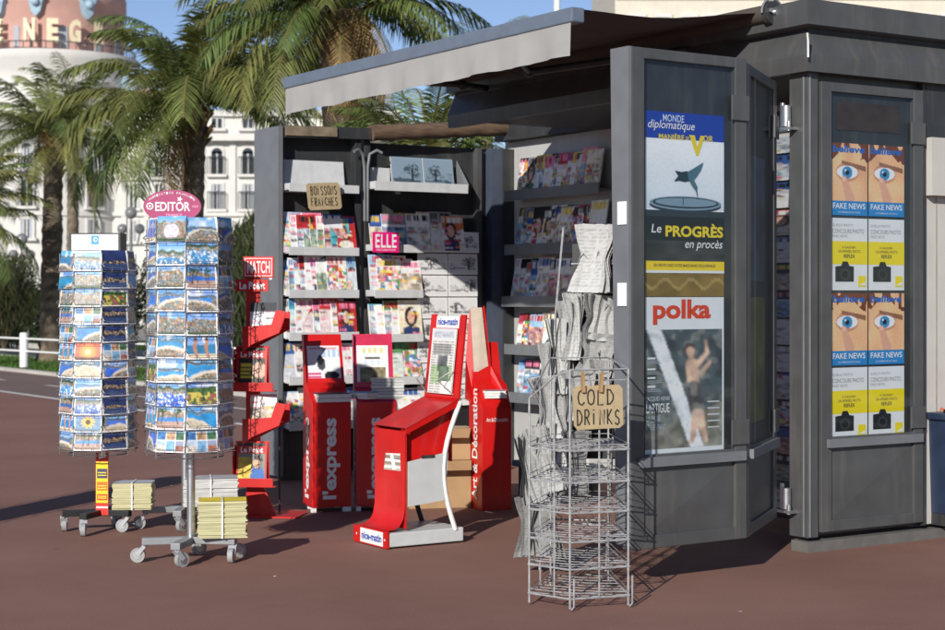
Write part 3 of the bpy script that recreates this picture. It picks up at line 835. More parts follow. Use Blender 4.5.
b.rect(0, .012, PW, .055, W((235, 205, 30)), 3 * e); b.text('EN VENTE CHEZ VOTRE MARCHAND DE JOURNAUX', .05, .024, .43, .042, TDARK, 4 * e, .01)
b.rect(0, 0, PW, .012, W((225, 228, 228)), 3 * e)
flat_thing('poster', 'blue, white and black poster with a hummingbird, reading Le PROGRÈS en procès', 'poster', b, leaf_pt(.1, 1.452), a1)
y, x = np.mgrid[0:1:14j, 0:1:60j]
gold = np.ones((14, 60, 1)) * lin((125, 100, 45)) * (.75 + .6 * soft(14, 60, 5, 9)[..., None])
gold = blend(gold, (np.abs(y - .45 - .2 * np.sin(x * 19)) < .08) * .5, lin((190, 165, 100)))
b = MB(); b.pic(gold, 0, 0, PW, .108); flat_thing('poster_strip', 'olive gold paper strip between the two door posters', 'poster', b, leaf_pt(.1, 1.343), a1)
# polka poster: a plain stand-in figure before dark rocks
hh, ww = 90, 60
y, x = np.mgrid[0:1:hh * 1j, 0:1:ww * 1j]
img = np.ones((hh, ww, 1)) * lin((62, 76, 80)) * (.5 + 1.0 * soft(hh, ww, 9, 7)[..., None])
img = blend(img, (y > .62 + .25 * (1 - x)) * 1., lin((120, 118, 105)) * (.35 + soft(hh, ww, 12, 9)[..., None]))
img = blend(img, ((x > .02 + (y) * .56) & (x < .2 + y * .56)) * 1., lin((215, 220, 225)) * (.85 + .15 * soft(hh, ww, 9)[..., None]))
skin = lin((205, 165, 138)) * (.4 + .85 * soft(hh, ww, 12, 8)[..., None])


def limb(img, ax, ay, bx, by, ra, rb, col):
    px, py = x - ax, (y - ay) * 1.45; qx, qy = bx - ax, (by - ay) * 1.45
    t = np.clip((px * qx + py * qy) / (qx * qx + qy * qy), 0, 1)
    d = np.hypot(px - t * qx, py - t * qy)
    return blend(img, np.clip((ra + (rb - ra) * t - d) * 60, 0, 1), col)


img = limb(img, .6, .3, .63, .55, .09, .085, skin)
img = limb(img, .62, .5, .66, .68, .1, .1, lin((70, 66, 68)))
img = limb(img, .66, .72, .6, .95, .07, .04, skin); img = limb(img, .7, .72, .78, .95, .07, .04, skin)
img = limb(img, .57, .31, .72, .38, .045, .04, skin); img = limb(img, .72, .38, .84, .28, .04, .03, skin)
img = limb(img, .67, .3, .8, .2, .045, .035, skin); img = limb(img, .8, .2, .78, .1, .035, .025, skin)
img = blend(img, (soft(hh, ww, 16, 12) > .62) * .35, lin((150, 150, 140)))
img = limb(img, .57, .17, .575, .2, .085, .075, lin((60, 42, 34))); img = limb(img, .58, .185, .585, .22, .065, .05, skin)
img = img * (.62 + .5 * soft(hh, ww, 22, 16)[..., None] + .26 * rng.random((hh, ww))[..., None])
img = img * .8 + .2 * img.mean(axis=2, keepdims=True) * np.array((1.05, 1.0, .92))
sm_ = img.copy(); sm_[1:-1, 1:-1] = (img[1:-1, 1:-1] * 2 + img[:-2, 1:-1] + img[2:, 1:-1] + img[1:-1, :-2] + img[1:-1, 2:]) / 6; img = sm_
b = MB(); b.rect(0, 0, PW, .745, W((225, 230, 230)))
b.pic(np.clip(img * 1.4, .004, .85), 0, .045, PW * .975, .595, e)
b.text('polka', .045, .618, .40, .735, TRED, 2 * e, .035, keep=True)
for k, yy in enumerate((.46, .41, .37, .33)):
    b.rect(.012, yy, .06, yy + .008, TWHITE, 2 * e)
    for q in range(2): b.rect(.012, yy - .012 - q * .008, .085 + .01 * q, yy - .008 - q * .008, W((150, 160, 165)), 2 * e)
b.text('JACQUES HENRI', .005, .262, .145, .288, W((205, 210, 212)), 2 * e, .004); b.text('LARTIGUE', .005, .212, .145, .256, TWHITE, 2 * e, .012)
b.text('LA MUSE', .005, .175, .09, .2, W((190, 196, 200)), 2 * e); b.text('ET L ENFANT', .005, .135, .12, .16, W((190, 196, 200)), 2 * e)
for k in range(5): b.rect(.38, .25 - k * .03, .455, .257 - k * .03, W((200, 205, 205)), 2 * e)
flat_thing('poster', 'white framed poster with a bather photograph, headed polka in orange letters', 'poster', b, leaf_pt(.1, .595), a1)


# --- posters in the side panel
def side_pt(k, z, off=0):
    p = K(k, .013 - off); return (p.x, p.y, z)


def eye_poster(wd, hh):
    b = MB(); h_, w_ = 84, 60
    y, x = np.mgrid[0:1:h_ * 1j, 0:1:w_ * 1j]
    img = np.ones((h_, w_, 1)) * lin((245, 188, 140)) * (.8 + .4 * soft(h_, w_, 5)[..., None])
    img = blend(img, ((y < .2 + .12 * np.sin(x * 6 + 2)) & (soft(h_, w_, 7, 10) > .4)) * 1., lin((120, 60, 35)))
    bro = np.abs(y - (.33 + .16 * (x - .3))) < .025 + .02 * x
    img = blend(img, (bro & (x > .3) & (x < .95)) * .85, lin((120, 75, 45)))
    d = np.hypot((x - .45) * .8, (y - .5) * 1.5)
    img = blend(img, (d < .25) * .6, lin((170, 110, 90))); img = blend(img, (np.hypot((x - .45) * .7, (y - .5) * 1.8) < .2) * 1., lin((240, 238, 236)))
    d = np.hypot(x - .45, (y - .505) * 1.35); img = blend(img, (d < .14) * 1., lin((60, 140, 190))); img = blend(img, (d < .06) * 1., lin((15, 20, 30))); img = blend(img, (np.hypot(x - .4, (y - .47) * 1.35) < .025) * 1., lin((240, 245, 250)))
    img = limb2(img, x, y, .36, .62, .52, .95, .085, .14, lin((222, 168, 140))); img = blend(img, (np.hypot(x - .36, (y - .62) * 1.3) < .05) * 1., lin((240, 190, 170)))
    b.pic(np.clip(img, .004, .85), 0, hh * .2, wd, hh)
    b.rect(0, 0, wd, hh * .2, W((30, 130, 195)), 0)
    b.text('FAKE NEWS', wd * .06, hh * .09, wd * .94, hh * .17, TWHITE, e, .015); b.text('LA FABRIQUE DU FAUX', wd * .2, hh * .03, wd * .8, hh * .055, TWHITE, e)
    b.text('Usbek&Rica', wd * .04, hh * .86, wd * .93, hh * .97, W((20, 110, 200)), e, .02) if False else None
    b.text('believe', wd * .05, hh * .87, wd * .92, hh * .97, W((20, 105, 190)), e, .03, .1)
    return b


def limb2(img, x, y, ax, ay, bx, by, ra, rb, col):
    px, py = x - ax, (y - ay) * 1.4; qx, qy = bx - ax, (by - ay) * 1.4
    t = np.clip((px * qx + py * qy) / (qx * qx + qy * qy), 0, 1)
    return blend(img, np.clip((ra + (rb - ra) * t - np.hypot(px - t * qx, py - t * qy)) * 40, 0, 1), col)


def photo_poster(wd, hh):
    b = MB(); b.rect(0, 0, wd, hh, W((228, 229, 228)))
    b.text('QUELLE PHOTO', wd * .05, hh * .88, wd * .6, hh * .92, TGREY, e); b.text('CONCOURS PHOTO', wd * .05, hh * .79, wd * .9, hh * .85, TGREY, e, .01); b.text('FAKE NEWS', wd * .05, hh * .73, wd * .45, hh * .77, W((150, 150, 150)), e)
    b.rect(0, hh * .36, wd, hh * .68, W((236, 214, 20)), e)
    b.text('À GAGNER :', wd * .3, hh * .58, wd * .7, hh * .62, TDARK, 2 * e); b.text('UN APPAREIL PHOTO', wd * .2, hh * .52, wd * .8, hh * .56, TDARK, 2 * e); b.text('REFLEX', wd * .35, hh * .45, wd * .65, hh * .5, TDARK, 2 * e, .02)
    b.poly([(wd * .12, hh * .12), (wd * .62, hh * .12), (wd * .62, hh * .33), (wd * .5, hh * .34), (wd * .45, hh * .4), (wd * .32, hh * .4), (wd * .28, hh * .34), (wd * .12, hh * .33)], W((25, 26, 28)), 2 * e)
    b.ellipse(wd * .38, hh * .22, wd * .14, hh * .085, W((50, 52, 56)), 3 * e); b.ellipse(wd * .38, hh * .22, wd * .08, hh * .05, W((15, 15, 20)), 4 * e)
    b.rect(wd * .74, hh * .05, wd * .95, hh * .2, W((236, 214, 20)), 2 * e); b.poly([(wd * .76, hh * .07), (wd * .93, hh * .07), (wd * .93, hh * .12)], TWHITE, 3 * e)
    return b


pw = .272
rows = [(1.775, .385, 0), (1.375, .385, 1), (.975, .385, 0), (.578, .385, 1)]
for i, (z, hh, kd) in enumerate(rows):
    where = 'upper' if i < 2 else 'lower'
    for j in range(2):
        bb = (eye_poster if kd == 0 else photo_poster)(pw, hh)
        nm = ('eye poster with blue FAKE NEWS band' if kd == 0 else 'white and yellow CONCOURS PHOTO camera poster')
        lab = '%s, %s row, %s one in side panel' % (nm, where, 'left' if j == 0 else 'right')
        flat_thing('poster', lab, 'poster', bb, side_pt(.176 + j * .276, z, .004 * j), UA, group='posters behind the side panel glass')
b = MB(); b.pic(np.ones((12, 30, 1)) * lin((60, 45, 32)) * (.6 + .8 * soft(12, 30, 5, 9)[..., None]), 0, 0, .47, .15)
flat_thing('notice', 'dark brown empty notice strip above the side panel posters', 'notice', b, side_pt(.22, 2.23), UA)
# faded sheets inside the second leaf
n2 = Vector((math.sin(a2), -math.cos(a2))); dd2 = Vector((math.cos(a2), math.sin(a2)))
for z, cc, lb in ((1.42, (70, 85, 100), 'dim bluish poster in the upper half of the narrow door leaf'), (.72, (115, 120, 60), 'dim yellow green poster in the lower half of the narrow door leaf')):
    b = MB(); b.pic(np.ones((30, 20, 1)) * lin(cc) * (.5 + .9 * soft(30, 20, 7, 5)[..., None]), 0, 0, .44, .62)
    p = PB + dd2 * .15 - n2 * .026; flat_thing('poster', lb, 'poster', b, (p.x, p.y, z), a2)


# --- magazines on the shelves
def mags_on(z, x0, x1, n, rot, origin, palette, where, wd=.2, ht=.265, lean=.16, fan=0.0, jitter=.02, group=None, busy=.6, small=1.0, depth=.0):
    """n magazines standing side by side, overlapping, on a shelf; origin(k) -> world x,y"""
    for i in range(n):
        k = x0 + (x1 - x0 - wd) * (i / (n - 1) if n > 1 else 0)
        bg = palette[i % len(palette)]
        h_ = ht * rnd.uniform(.9, 1.06)
        bk = book(cover(bg, busy=busy), wd, h_, rnd.uniform(.005, .014))
        px, py = origin(k, -depth - .012 * (n - i if fan < 0 else i) * (1 if fan else 0) - rnd.uniform(0, .006) - .004 * i)
        lab = '%s magazine standing %s from the left, %s' % (bg, ORD[i], where)
        flat_thing('magazine', lab, 'magazine', bk, (px, py, z + .009), rot + rnd.uniform(-.05, .05), lean + rnd.uniform(-.03, .03), group or 'magazines on the kiosk shelves')


def o_side(yk):
    def f(k, off):
        p = K(k, yk + off); return p.x, p.y
    return f


PAL1 = [['pale blue', 'white', 'red', 'pink', 'yellow', 'white', 'blue', 'turquoise', 'red'],
        ['blue', 'white', 'pale blue', 'red', 'white', 'pink', 'white', 'dark', 'red', 'cream', 'pale blue'],
        ['white', 'turquoise', 'cream', 'red', 'white', 'pink', 'red', 'white', 'orange', 'red'],
        ['blue', 'white', 'dark', 'pale blue', 'white'], ['pale blue', 'yellow', 'white', 'blue']]
names1 = ['second shelf of the left display', 'third shelf of the left display', 'fourth shelf of the left display', 'fifth shelf of the left display', 'bottom shelf of the left display']
for r_, z in enumerate(Z1[1:]):
    mags_on(z, -.825, -.24, len(PAL1[r_]), UA, o_side(4.50), PAL1[r_], names1[r_], wd=.16 if r_ < 3 else .19, ht=.283)
PAL2 = [['blue', 'grey', 'dark', 'cream', 'red', 'grey', 'orange'], ['pale blue', 'white', 'white', 'pink', 'white'], ['turquoise', 'white', 'green', 'white', 'cream'], ['pale blue', 'green', 'white', 'green'], ['white', 'grey', 'white']]
names2 = ['second shelf of the middle display', 'third shelf of the middle display', 'fourth shelf of the middle display', 'fifth shelf of the middle display', 'bottom shelf of the middle display']
for r_, z in enumerate(Z2[1:]):
    mags_on(z, -.12, .7 if r_ == 0 else .32, len(PAL2[r_]), UA, o_side(4.48), PAL2[r_], names2[r_], wd=.2, ht=.29)
for i in range(2):
    a = np.clip(blend(bw_view(26, 30) * np.array((.55, .75, .95)) * .55, np.zeros((26, 30)), (0, 0, 0)), .01, .6)
    p = K(.09 + i * .28, 4.52)
    flat_thing('art_print', 'dark blue tree picture on the top middle shelf, %s one' % ('left' if i == 0 else 'right'), 'print', book(a, .27, .25, .008), (p.x, p.y, Z2[0] + .01), UA, .16, 'blue pictures on the top shelf')
# black and white prints
for r_ in range(8):
    for c in range(2):
        p = K(.295 + c * .275, 4.50 - (.02 if r_ == 0 else 0) - (0 if c else .004))
        z = 1.675 - r_ * .168
        flat_thing('art_print', 'black and white landscape print, %s row, %s column of the middle display' % (ORD[r_], ('left', 'right')[c]), 'print', book(bw_view(), .266, .16, .004), (p.x, p.y, z), UA, .04, 'black and white prints in the middle display')


# --- magazines on the back wall (face -U); local x runs along -V
def o_front(uk):
    def f(k, off):
        p = K(uk + off, 4.6 - k); return p.x, p.y
    return f


RW = 'of the rear wall'
mags_on(2.11, .2, 1.35, 16, F_FRONT, o_front(1.13), ['dark', 'red', 'grey', 'blue', 'yellow', 'dark', 'pink', 'cream'], 'top shelf ' + RW, wd=.19, ht=.3)
mags_on(1.69, .17, 1.4, 14, F_FRONT, o_front(1.13), ['dark', 'grey', 'blue', 'dark', 'red', 'dark', 'white'], 'second shelf ' + RW, wd=.21, ht=.33)
mags_on(1.29, .13, 1.4, 13, F_FRONT, o_front(1.12), ['white', 'dark', 'grey', 'blue', 'red', 'yellow', 'dark'], 'third shelf ' + RW, wd=.22, ht=.33)
mags_on(.92, .2, 1.3, 11, F_FRONT, o_front(1.12), ['red', 'dark', 'pale blue', 'dark', 'cream'], 'fourth shelf ' + RW, wd=.21, ht=.3)
mags_on(.55, .2, 1.3, 10, F_FRONT, o_front(1.12), ['pale blue', 'dark', 'red', 'dark', 'cream'], 'bottom shelf ' + RW, wd=.21, ht=.3)
b = MB(); b.box(.42, .44, .2, .95, .08, 2.4, BLACK); b.build('display_board', kiosk)  # black board added to put the gap's shade behind these magazines
for i in range(14):
    p = K(.40, .74); bk = book(cover(rnd.choice(['dark', 'dark', 'blue', 'grey', 'dark', 'red']), busy=.9) * .45, .3, .145, .01)  # cover colours dimmed to stand in for the shade of the gap
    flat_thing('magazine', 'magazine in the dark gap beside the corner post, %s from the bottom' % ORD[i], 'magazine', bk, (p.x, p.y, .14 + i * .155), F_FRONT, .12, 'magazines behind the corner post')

# shop signs hung on the shelves
b = MB(); b.rect(0, 0, .22, .15, W((225, 20, 120))); b.box(0, .22, .001, .006, 0, .15, W((225, 20, 120))); b.text('ELLE', .02, .035, .2, .135, TWHITE, -.001, .02, space=1.1); b.text('DECORATION', .03, .012, .19, .026, TWHITE, -.001)
p = K(-.17, 4.36); flat_thing('sign', 'small pink sign reading ELLE in front of the middle display', 'sign', b, (p.x, p.y, 1.665), UA)

# hand lettered cardboard
LET = {'C': [[(.9, .8), (.6, 1), (.2, .85), (.05, .5), (.2, .12), (.6, 0), (.95, .2)]],
       'O': [[(.5, 1), (.15, .85), (.02, .5), (.15, .12), (.5, 0), (.85, .12), (.98, .5), (.85, .88), (.5, 1)]],
       'L': [[(.15, 1), (.1, .02), (.85, .04)]], 'D': [[(.1, 1), (.12, 0)], [(.0, .98), (.5, .95), (.92, .6), (.88, .3), (.5, .04), (.0, .0)]],
       'R': [[(.1, 0), (.12, 1), (.6, .98), (.85, .75), (.6, .5), (.12, .48)], [(.4, .48), (.9, 0)]], 'I': [[(.5, .75), (.5, 0)], [(.48, 1), (.52, .92)]],
       'N': [[(.05, 0), (.1, 1), (.85, .02), (.9, 1)]], 'K': [[(.1, 1), (.1, 0)], [(.85, 1), (.12, .45), (.9, 0)]],
       'S': [[(.85, .85), (.5, 1), (.15, .82), (.25, .58), (.75, .42), (.85, .18), (.5, 0), (.1, .15)]],
       'B': [[(.1, 0), (.12, 1), (.6, .97), (.75, .75), (.55, .54), (.12, .52)], [(.5, .54), (.85, .3), (.6, .02), (.1, 0)]],
       'F': [[(.1, 0), (.12, 1), (.85, .98)], [(.12, .52), (.65, .54)]], 'A': [[(.05, 0), (.45, 1), (.9, 0)], [(.2, .38), (.75, .4)]],
       'H': [[(.1, 1), (.1, 0)], [(.85, 1), (.85, 0)], [(.1, .5), (.85, .52)]], 'E': [[(.85, .98), (.1, 1), (.1, 0), (.85, .02)], [(.1, .52), (.7, .52)]]}


def scrawl(b, word, x0, z0, x1, z1, wdt, y):
    n = len(word); st = (x1 - x0) / n
    for i, ch in enumerate(word):
        w_ = st * (.45 if ch == 'I' else .74); dz = rnd.uniform(-.04, .04) * (z1 - z0)
        for ln in LET[ch]:
            if len(ln) > 4:      # round strokes: smooth a little
                q = []
                for a_, c_ in zip(ln[:-1], ln[1:]): q += [a_, ((a_[0] * .5 + c_[0] * .5), (a_[1] * .5 + c_[1] * .5))]
                ln = q + [ln[-1]]
            b.stroke([(x0 + i * st + p_[0] * w_, z0 + dz + p_[1] * (z1 - z0)) for p_ in ln], wdt, INK, y)


def cardsign(wd, hh, words):
    b = MB(); c = .018
    pts = [(c, 0), (wd - c, .004), (wd, c), (wd - .002, hh - c), (wd - c, hh), (c, hh - .003), (0, hh - c), (.003, c)]
    b.prism(pts, 0, .004, CARDB)
    for i, (wrd, x0, x1, z0, z1) in enumerate(words): scrawl(b, wrd, x0, z0, x1, z1, .0065, -.0015)
    return b


b = cardsign(.28, .2, [('BOISSONS', .03, .255, .11, .175), ('FRAICHES', .028, .255, .03, .09)])
p = K(-.70, 4.36); s_ = flat_thing('cardboard_sign', 'beige cardboard sign hand lettered BOISSONS FRAICHES on the top left shelf', 'sign', b, (p.x, p.y, 1.96), UA + .04, .1)
s_.rotation_euler.y = -.05

# ------------------------------------------------------------------ postcard racks
CASTM = mat('grey caster', (.42, .43, .45), .4, .2)


def casters(root, pts, dark=False):
    for i, (x_, y_) in enumerate(pts):
        b = MB(); a = rnd.uniform(0, 6.28); dx, dy = .035 * math.cos(a), .035 * math.sin(a)
        b.tube([(x_, y_, .08), (x_, y_, .09)], .014, STEEL)
        b.bar((x_, y_, .085), (x_ + dx, y_ + dy, .04), .042, .02, BLACK if dark else CASTM)
        c = b.build('caster', root)
        b = MB(); n_ = Vector((-math.sin(a), math.cos(a), 0)); ctr = Vector((x_ + dx, y_ + dy, .037))
        for s__, w_ in ((-.011, .024),): b.tube([ctr + n_ * -.013, ctr + n_ * .013], .037, RUBBER if not dark else BLACK, 18)
        b.tube([ctr + n_ * -.016, ctr + n_ * .016], .02, STEEL, 12)
        b.build('wheel', c)


RACKW = mat('grey rack wire', (.2, .2, .21), .4, .4, var=.2, scale=40)


def rack(root, nf, apo, rows, z0, pitch, base_m, pole_m, a0=0.0, fw=.16):
    b = MB()
    n = nf
    # solid core of card backs, added so bare racks cast a full shadow
    ring = [(apo * .86 / math.cos(math.pi / n) * math.sin(a0 + 2 * math.pi * (k + .5) / n), -apo * .86 / math.cos(math.pi / n) * math.cos(a0 + 2 * math.pi * (k + .5) / n)) for k in range(n)]
    b.prism(ring, z0, z0 + rows * pitch, mat('card back grey', (.5, .51, .52), .7), 'xy'); b.build('core', root)
    b = MB()
    for k in range(n):
        a = a0 + 2 * math.pi * k / n
        ex = Vector((math.cos(a), math.sin(a), 0)); nn = Vector((math.sin(a), -math.cos(a), 0))
        for sx in (-1, 1):
            q = nn * (apo + .012) + ex * sx * (fw / 2 + .006)
            b.tube([(q.x, q.y, z0 - .03), (q.x, q.y, z0 + rows * pitch + .0)], .0024, RACKW, 5)
        for r_ in range(rows):
            zc = z0 + r_ * pitch
            P = lambda sx, off, dz: tuple(nn * (apo + off) + ex * sx * fw / 2 + Vector((0, 0, zc + dz)))
            b.tube([P(-1.05, .004, .05), P(-1.05, .032, .025), P(-.9, .036, .02), P(.9, .036, .02), P(1.05, .032, .025), P(1.05, .004, .05)], .0017, RACKW, 4)
            b.tube([P(-1.03, .0, .0), P(-.95, .03, -.006), P(.95, .03, -.006), P(1.03, .0, .0)], .0017, RACKW, 4)
            for sx in (-.4, .4): b.tube([P(sx, .03, -.006), P(sx, .036, .02)], .0015, RACKW, 4)
    for zz in (z0 - .03, z0 + rows * pitch):
        b.tube([(apo * .9 * math.sin(t), -apo * .9 * math.cos(t), zz) for t in [2 * math.pi * k / 24 for k in range(24)]], .004, RACKW, 5, closed=True)
    b.build('wire_frame', root)


def fill(root, loc, rz, facets, apo, rows, z0, pitch, a0, cw, ch, where, pools, group, colnames):
    for (k, nf) in facets:
        a = a0 + 2 * math.pi * k / nf
        for r_ in range(rows):
            kd = pools(k, r_)
            col_i = colnames[k]
            portrait = kd in ('figure',) and rnd.random() < .4
            bk = MB(); dxy = rnd.uniform(-.004, .004)
            bk.box(-cw / 2, cw / 2, 0, rnd.uniform(.006, .016), 0, ch, PAPERW); bk.pic(card(kd), -cw / 2, 0, cw / 2, ch, -.0012)
            A = a + rz
            rr = apo + .016
            lx, ly = rr * math.sin(A), -rr * math.cos(A)
            zz = z0 + (rows - 1 - r_) * pitch
            lab = 'postcard of %s, row %s, %s column, %s' % (CARDS[kd], ORD[r_], col_i, where)
            flat_thing('postcard', lab, 'postcard', bk, (loc[0] + lx + dxy, loc[1] + ly, loc[2] + zz + .002 + rnd.uniform(-.003, .004)), A + rnd.uniform(-.03, .03), .14 + rnd.uniform(-.03, .03), group)


# rack under the white box sign
x1, y1 = gp(98, 531)
r1 = thing('postcard_rack', 'postcard spinner with a white box sign and black wheeled base, leftmost of the racks', 'postcard rack', (x1, y1, 0), R(-4))
RZ1 = R(-4)
b = MB(); b.tube([(0.02, 0, .09), (.02, 0, 1.6)], .018, BLACK, 10); b.build('pole', r1)
b = MB()
for a in (R(200), R(-10), R(80), R(262)): b.bar((.01, 0, .107), (.2 * math.cos(a), .2 * math.sin(a), .107), .045, .035, BLACK)
b.build('base', r1, bevel=.003); casters(r1, [(.19 * math.cos(a), .19 * math.sin(a)) for a in (R(200), R(-10), R(80), R(262))])
rack(r1, 8, .185, 11, .475, .101, BLACK, BLACK, 0, .15)
b = MB(); b.box(-.15, .15, -.06, .06, 1.598, 1.703, GREYD); b.rect(-.135, 1.605, .135, 1.695, W((230, 233, 235)), -.0615)
b.rect(-.02, 1.638, .022, 1.688, W((60, 150, 200)), -.0625); b.ellipse(.004, 1.665, .012, .014, TWHITE, -.0632); b.ellipse(.006, 1.665, .007, .008, W((60, 150, 200)), -.0638); b.text('cartes', -.02, 1.728, .022, 1.74, W((60, 150, 200)), -.0625) if False else None
o = b.build('box_sign', r1, bevel=.004)
b = MB(); b.M = Matrix.Translation((.035, 0, -.055)); b.box(-.038, .035, -.035, -.028, .15, .53, W((205, 40, 25))); b.rect(-.036, .22, .033, .455, W((240, 200, 30)), -.0358)
b.rect(-.03, .36, .03, .415, W((60, 65, 90)), -.0366); b.rect(-.03, .29, .03, .34, W((215, 110, 30)), -.0366); b.rect(-.03, .235, .03, .27, W((200, 60, 30)), -.0366)
b.rect(-.034, .19, .033, .2, TWHITE, -.0366); b.poly([(-.02, .5), (.02, .52), (.02, .48), (-.02, .47)], TWHITE, -.0366)
for zz in (.375, .39, .3, .315, .245, .255): b.rect(-.025, zz, .024, zz + .005, W((240, 215, 60)), -.0372)
b.build('advert_board', r1)
seq1 = {7: ['bay', 'bay', 'town', 'palms', 'views', 'figure', 'beach', 'harbour', 'palms', 'figure', 'bay'],
        0: ['harbour', 'town', 'town', 'views', 'bay', 'sunset', 'beach', 'bay', 'harbour', 'flower', 'palms'],
        1: ['night', 'night', 'garden', 'night', 'night', 'views', 'bay', 'night', 'night', 'beach', 'night'],  # mostly night views, their dark print carries the shade of this side
        6: ['bay', 'views', 'bay', 'harbour', 'town', 'beach', 'bay', 'palms', 'views', 'bay', 'town'], 2: ['night', 'bay', 'night', 'town', 'bay', 'night', 'views', 'bay', 'harbour', 'night', 'bay']}
fill(r1, (x1, y1, 0), RZ1, [(7, 8), (0, 8), (1, 8), (6, 8), (2, 8)], .185, 11, .475, .101, 0, .158, .114, 'rack with box sign', lambda k, r_: seq1[k][r_], 'postcards on the rack with the white box sign', {7: 'left', 0: 'middle', 1: 'right', 6: 'far left', 2: 'far right'})

# rack under the pink oval sign
x2, y2 = gp(190, 561)
r2 = thing('postcard_rack', 'postcard spinner with a pink oval sign and grey wheeled base', 'postcard rack', (x2, y2, 0), R(4))
b = MB(); b.tube([(.005, -.0, .1), (.005, 0, 1.72)], .021, STEEL, 12); b.build('pole', r2)
GB = mat('grey base paint', (.25, .26, .27), .45)
ANG = [R(188), R(258), R(-12), R(75), R(20)]
b = MB()
for a in ANG: b.bar((0, 0, .107), (.24 * math.cos(a), .24 * math.sin(a), .107), .05, .035, GB)
b.build('base', r2, bevel=.004); casters(r2, [(.225 * math.cos(a), .225 * math.sin(a)) for a in ANG])
rack(r2, 8, .188, 10, .565, .1165, GB, STEEL, R(22.5), .152)
b = MB(); n = 40
ov = [(.145 * math.cos(2 * math.pi * k / n), .083 * math.sin(2 * math.pi * k / n)) for k in range(n)]
b.prism([(p_[0] - .088, p_[1] + 1.80) for p_ in ov], -.012, .0, W((165, 58, 104))); PK = W((155, 42, 90)); OX, OZ = -.088, 1.80
b.text('EDITOR', OX - .085, OZ - .025, OX + .09, OZ + .022, TWHITE, -.0135, .02)
b.ellipse(OX - .112, OZ, .018, .018, TWHITE, -.0135); b.ellipse(OX - .112, OZ, .012, .012, PK, -.0142); b.ellipse(OX - .112, OZ, .006, .006, TWHITE, -.0148)
b.poly([(OX + .038 + (.016 if k % 2 == 0 else .007) * math.cos(k * math.pi / 5), OZ + .036 + (.016 if k % 2 == 0 else .007) * math.sin(k * math.pi / 5)) for k in range(10)], TWHITE, -.0142)
ft = 'FABRICATION FRANCAISE'
for i, ch in enumerate(ft):
    if ch == ' ': continue
    t = R(150 - 120 * i / (len(ft) - 1)); cx_, cz_ = OX + .128 * math.cos(t), OZ + .068 * math.sin(t)
    b.text(ch, cx_ - .004, cz_ - .006, cx_ + .004, cz_ + .006, TWHITE, -.0135)
b.text('FRANCE', OX - .03, OZ - .05, OX + .05, OZ - .038, W((240, 180, 205)), -.0135); b.text('nice', OX + .1, OZ - .006, OX + .13, OZ + .008, W((240, 180, 205)), -.0135, 0, .3)
b.box(OX - .005, OX + .005, 0, .008, 1.70, 1.8, WIRE)
b.build('oval_sign', r2)
seq2 = {6: ['figure', 'beach', 'bay', 'bay', 'bay', 'views', 'garden', 'harbour', 'figure', 'bay'],
        7: ['facade', 'harbour', 'town', 'bay', 'town', 'bay', 'beach', 'harbour', 'palms', 'views'],
        0: ['bay', 'harbour', 'palms', 'bay', 'town', 'figure', 'bay', 'garden', 'beach', 'views'],
        1: ['bay', 'town', 'views', 'bay', 'harbour', 'beach', 'palms', 'town', 'bay', 'views']}
fill(r2, (x2, y2, 0), R(4), [(6, 8), (7, 8), (0, 8), (1, 8)], .188, 10, .565, .1165, R(22.5), .16, .124, 'rack with oval sign', lambda k, r_: seq2[k][r_], 'postcards on the rack with the pink oval sign', {6: 'far left', 7: 'left', 0: 'right', 1: 'far right'})
x3, y3 = gp(186, 527)
r3 = dup(r2, (x3 - .01, y3, 0), R(12), 'grey postcard spinner standing hidden behind the one with the pink oval sign', skip=('oval_sign',))
# a rack just outside the picture on the left, whose shadow falls across the pavement
r4 = dup(r2, (-3.55, 8.5, 0), R(20), 'grey postcard spinner beyond the left edge, casting the long shadow', skip=('oval_sign',))


# bundles of papers
def bundle(label, loc, rz, wd, dp, hh, m, layers, topcol, tilt=0.0, strap=True, name='newspaper_bundle'):
    t = thing(name, label, 'newspapers', loc, rz, 'tied bundles of newspapers')
    b = MB(); z = 0; i = 0
    th = hh / layers
    for i in range(layers):
        dx, dy = rnd.uniform(-.006, .006), rnd.uniform(-.006, .006)
        b.box(-wd / 2 + dx, wd / 2 + dx, -dp / 2 + dy, dp / 2 + dy, z, z + th * .93, m); z += th
    pg = paper_page() if topcol is None else np.ones((30, 22, 1)) * lin(topcol) * (.8 + .3 * soft(30, 22, 5)[..., None])
    o = b.build('paper_stack', t)
    b2 = MB(); h_, w_ = pg.shape[:2]
    vs = [(-wd / 2 + wd * j / (w_ - 1), dp / 2 - dp * i_ / (h_ - 1), z + .002) for i_ in range(h_) for j in range(w_)]
    b2.add(vs, [(i_ * w_ + j, (i_ + 1) * w_ + j, (i_ + 1) * w_ + j + 1, i_ * w_ + j + 1) for i_ in range(h_ - 1) for j in range(w_ - 1)], PRINT, [tuple(float(q) for q in pg[i_, j]) for i_ in range(h_) for j in range(w_)])
    b2.build('top_paper', t)
    if strap:
        b3 = MB(); e_ = .01
        b3.bar((0, -dp / 2 - e_, 0), (0, -dp / 2 - e_, hh), .008, .003, TWHITE, (0, 1, 0)); b3.box(-.004, .004, -dp / 2 - .01, dp / 2 + .01, hh + .003, hh + .006, TWHITE)
        b3.build('strap', t)
    return t


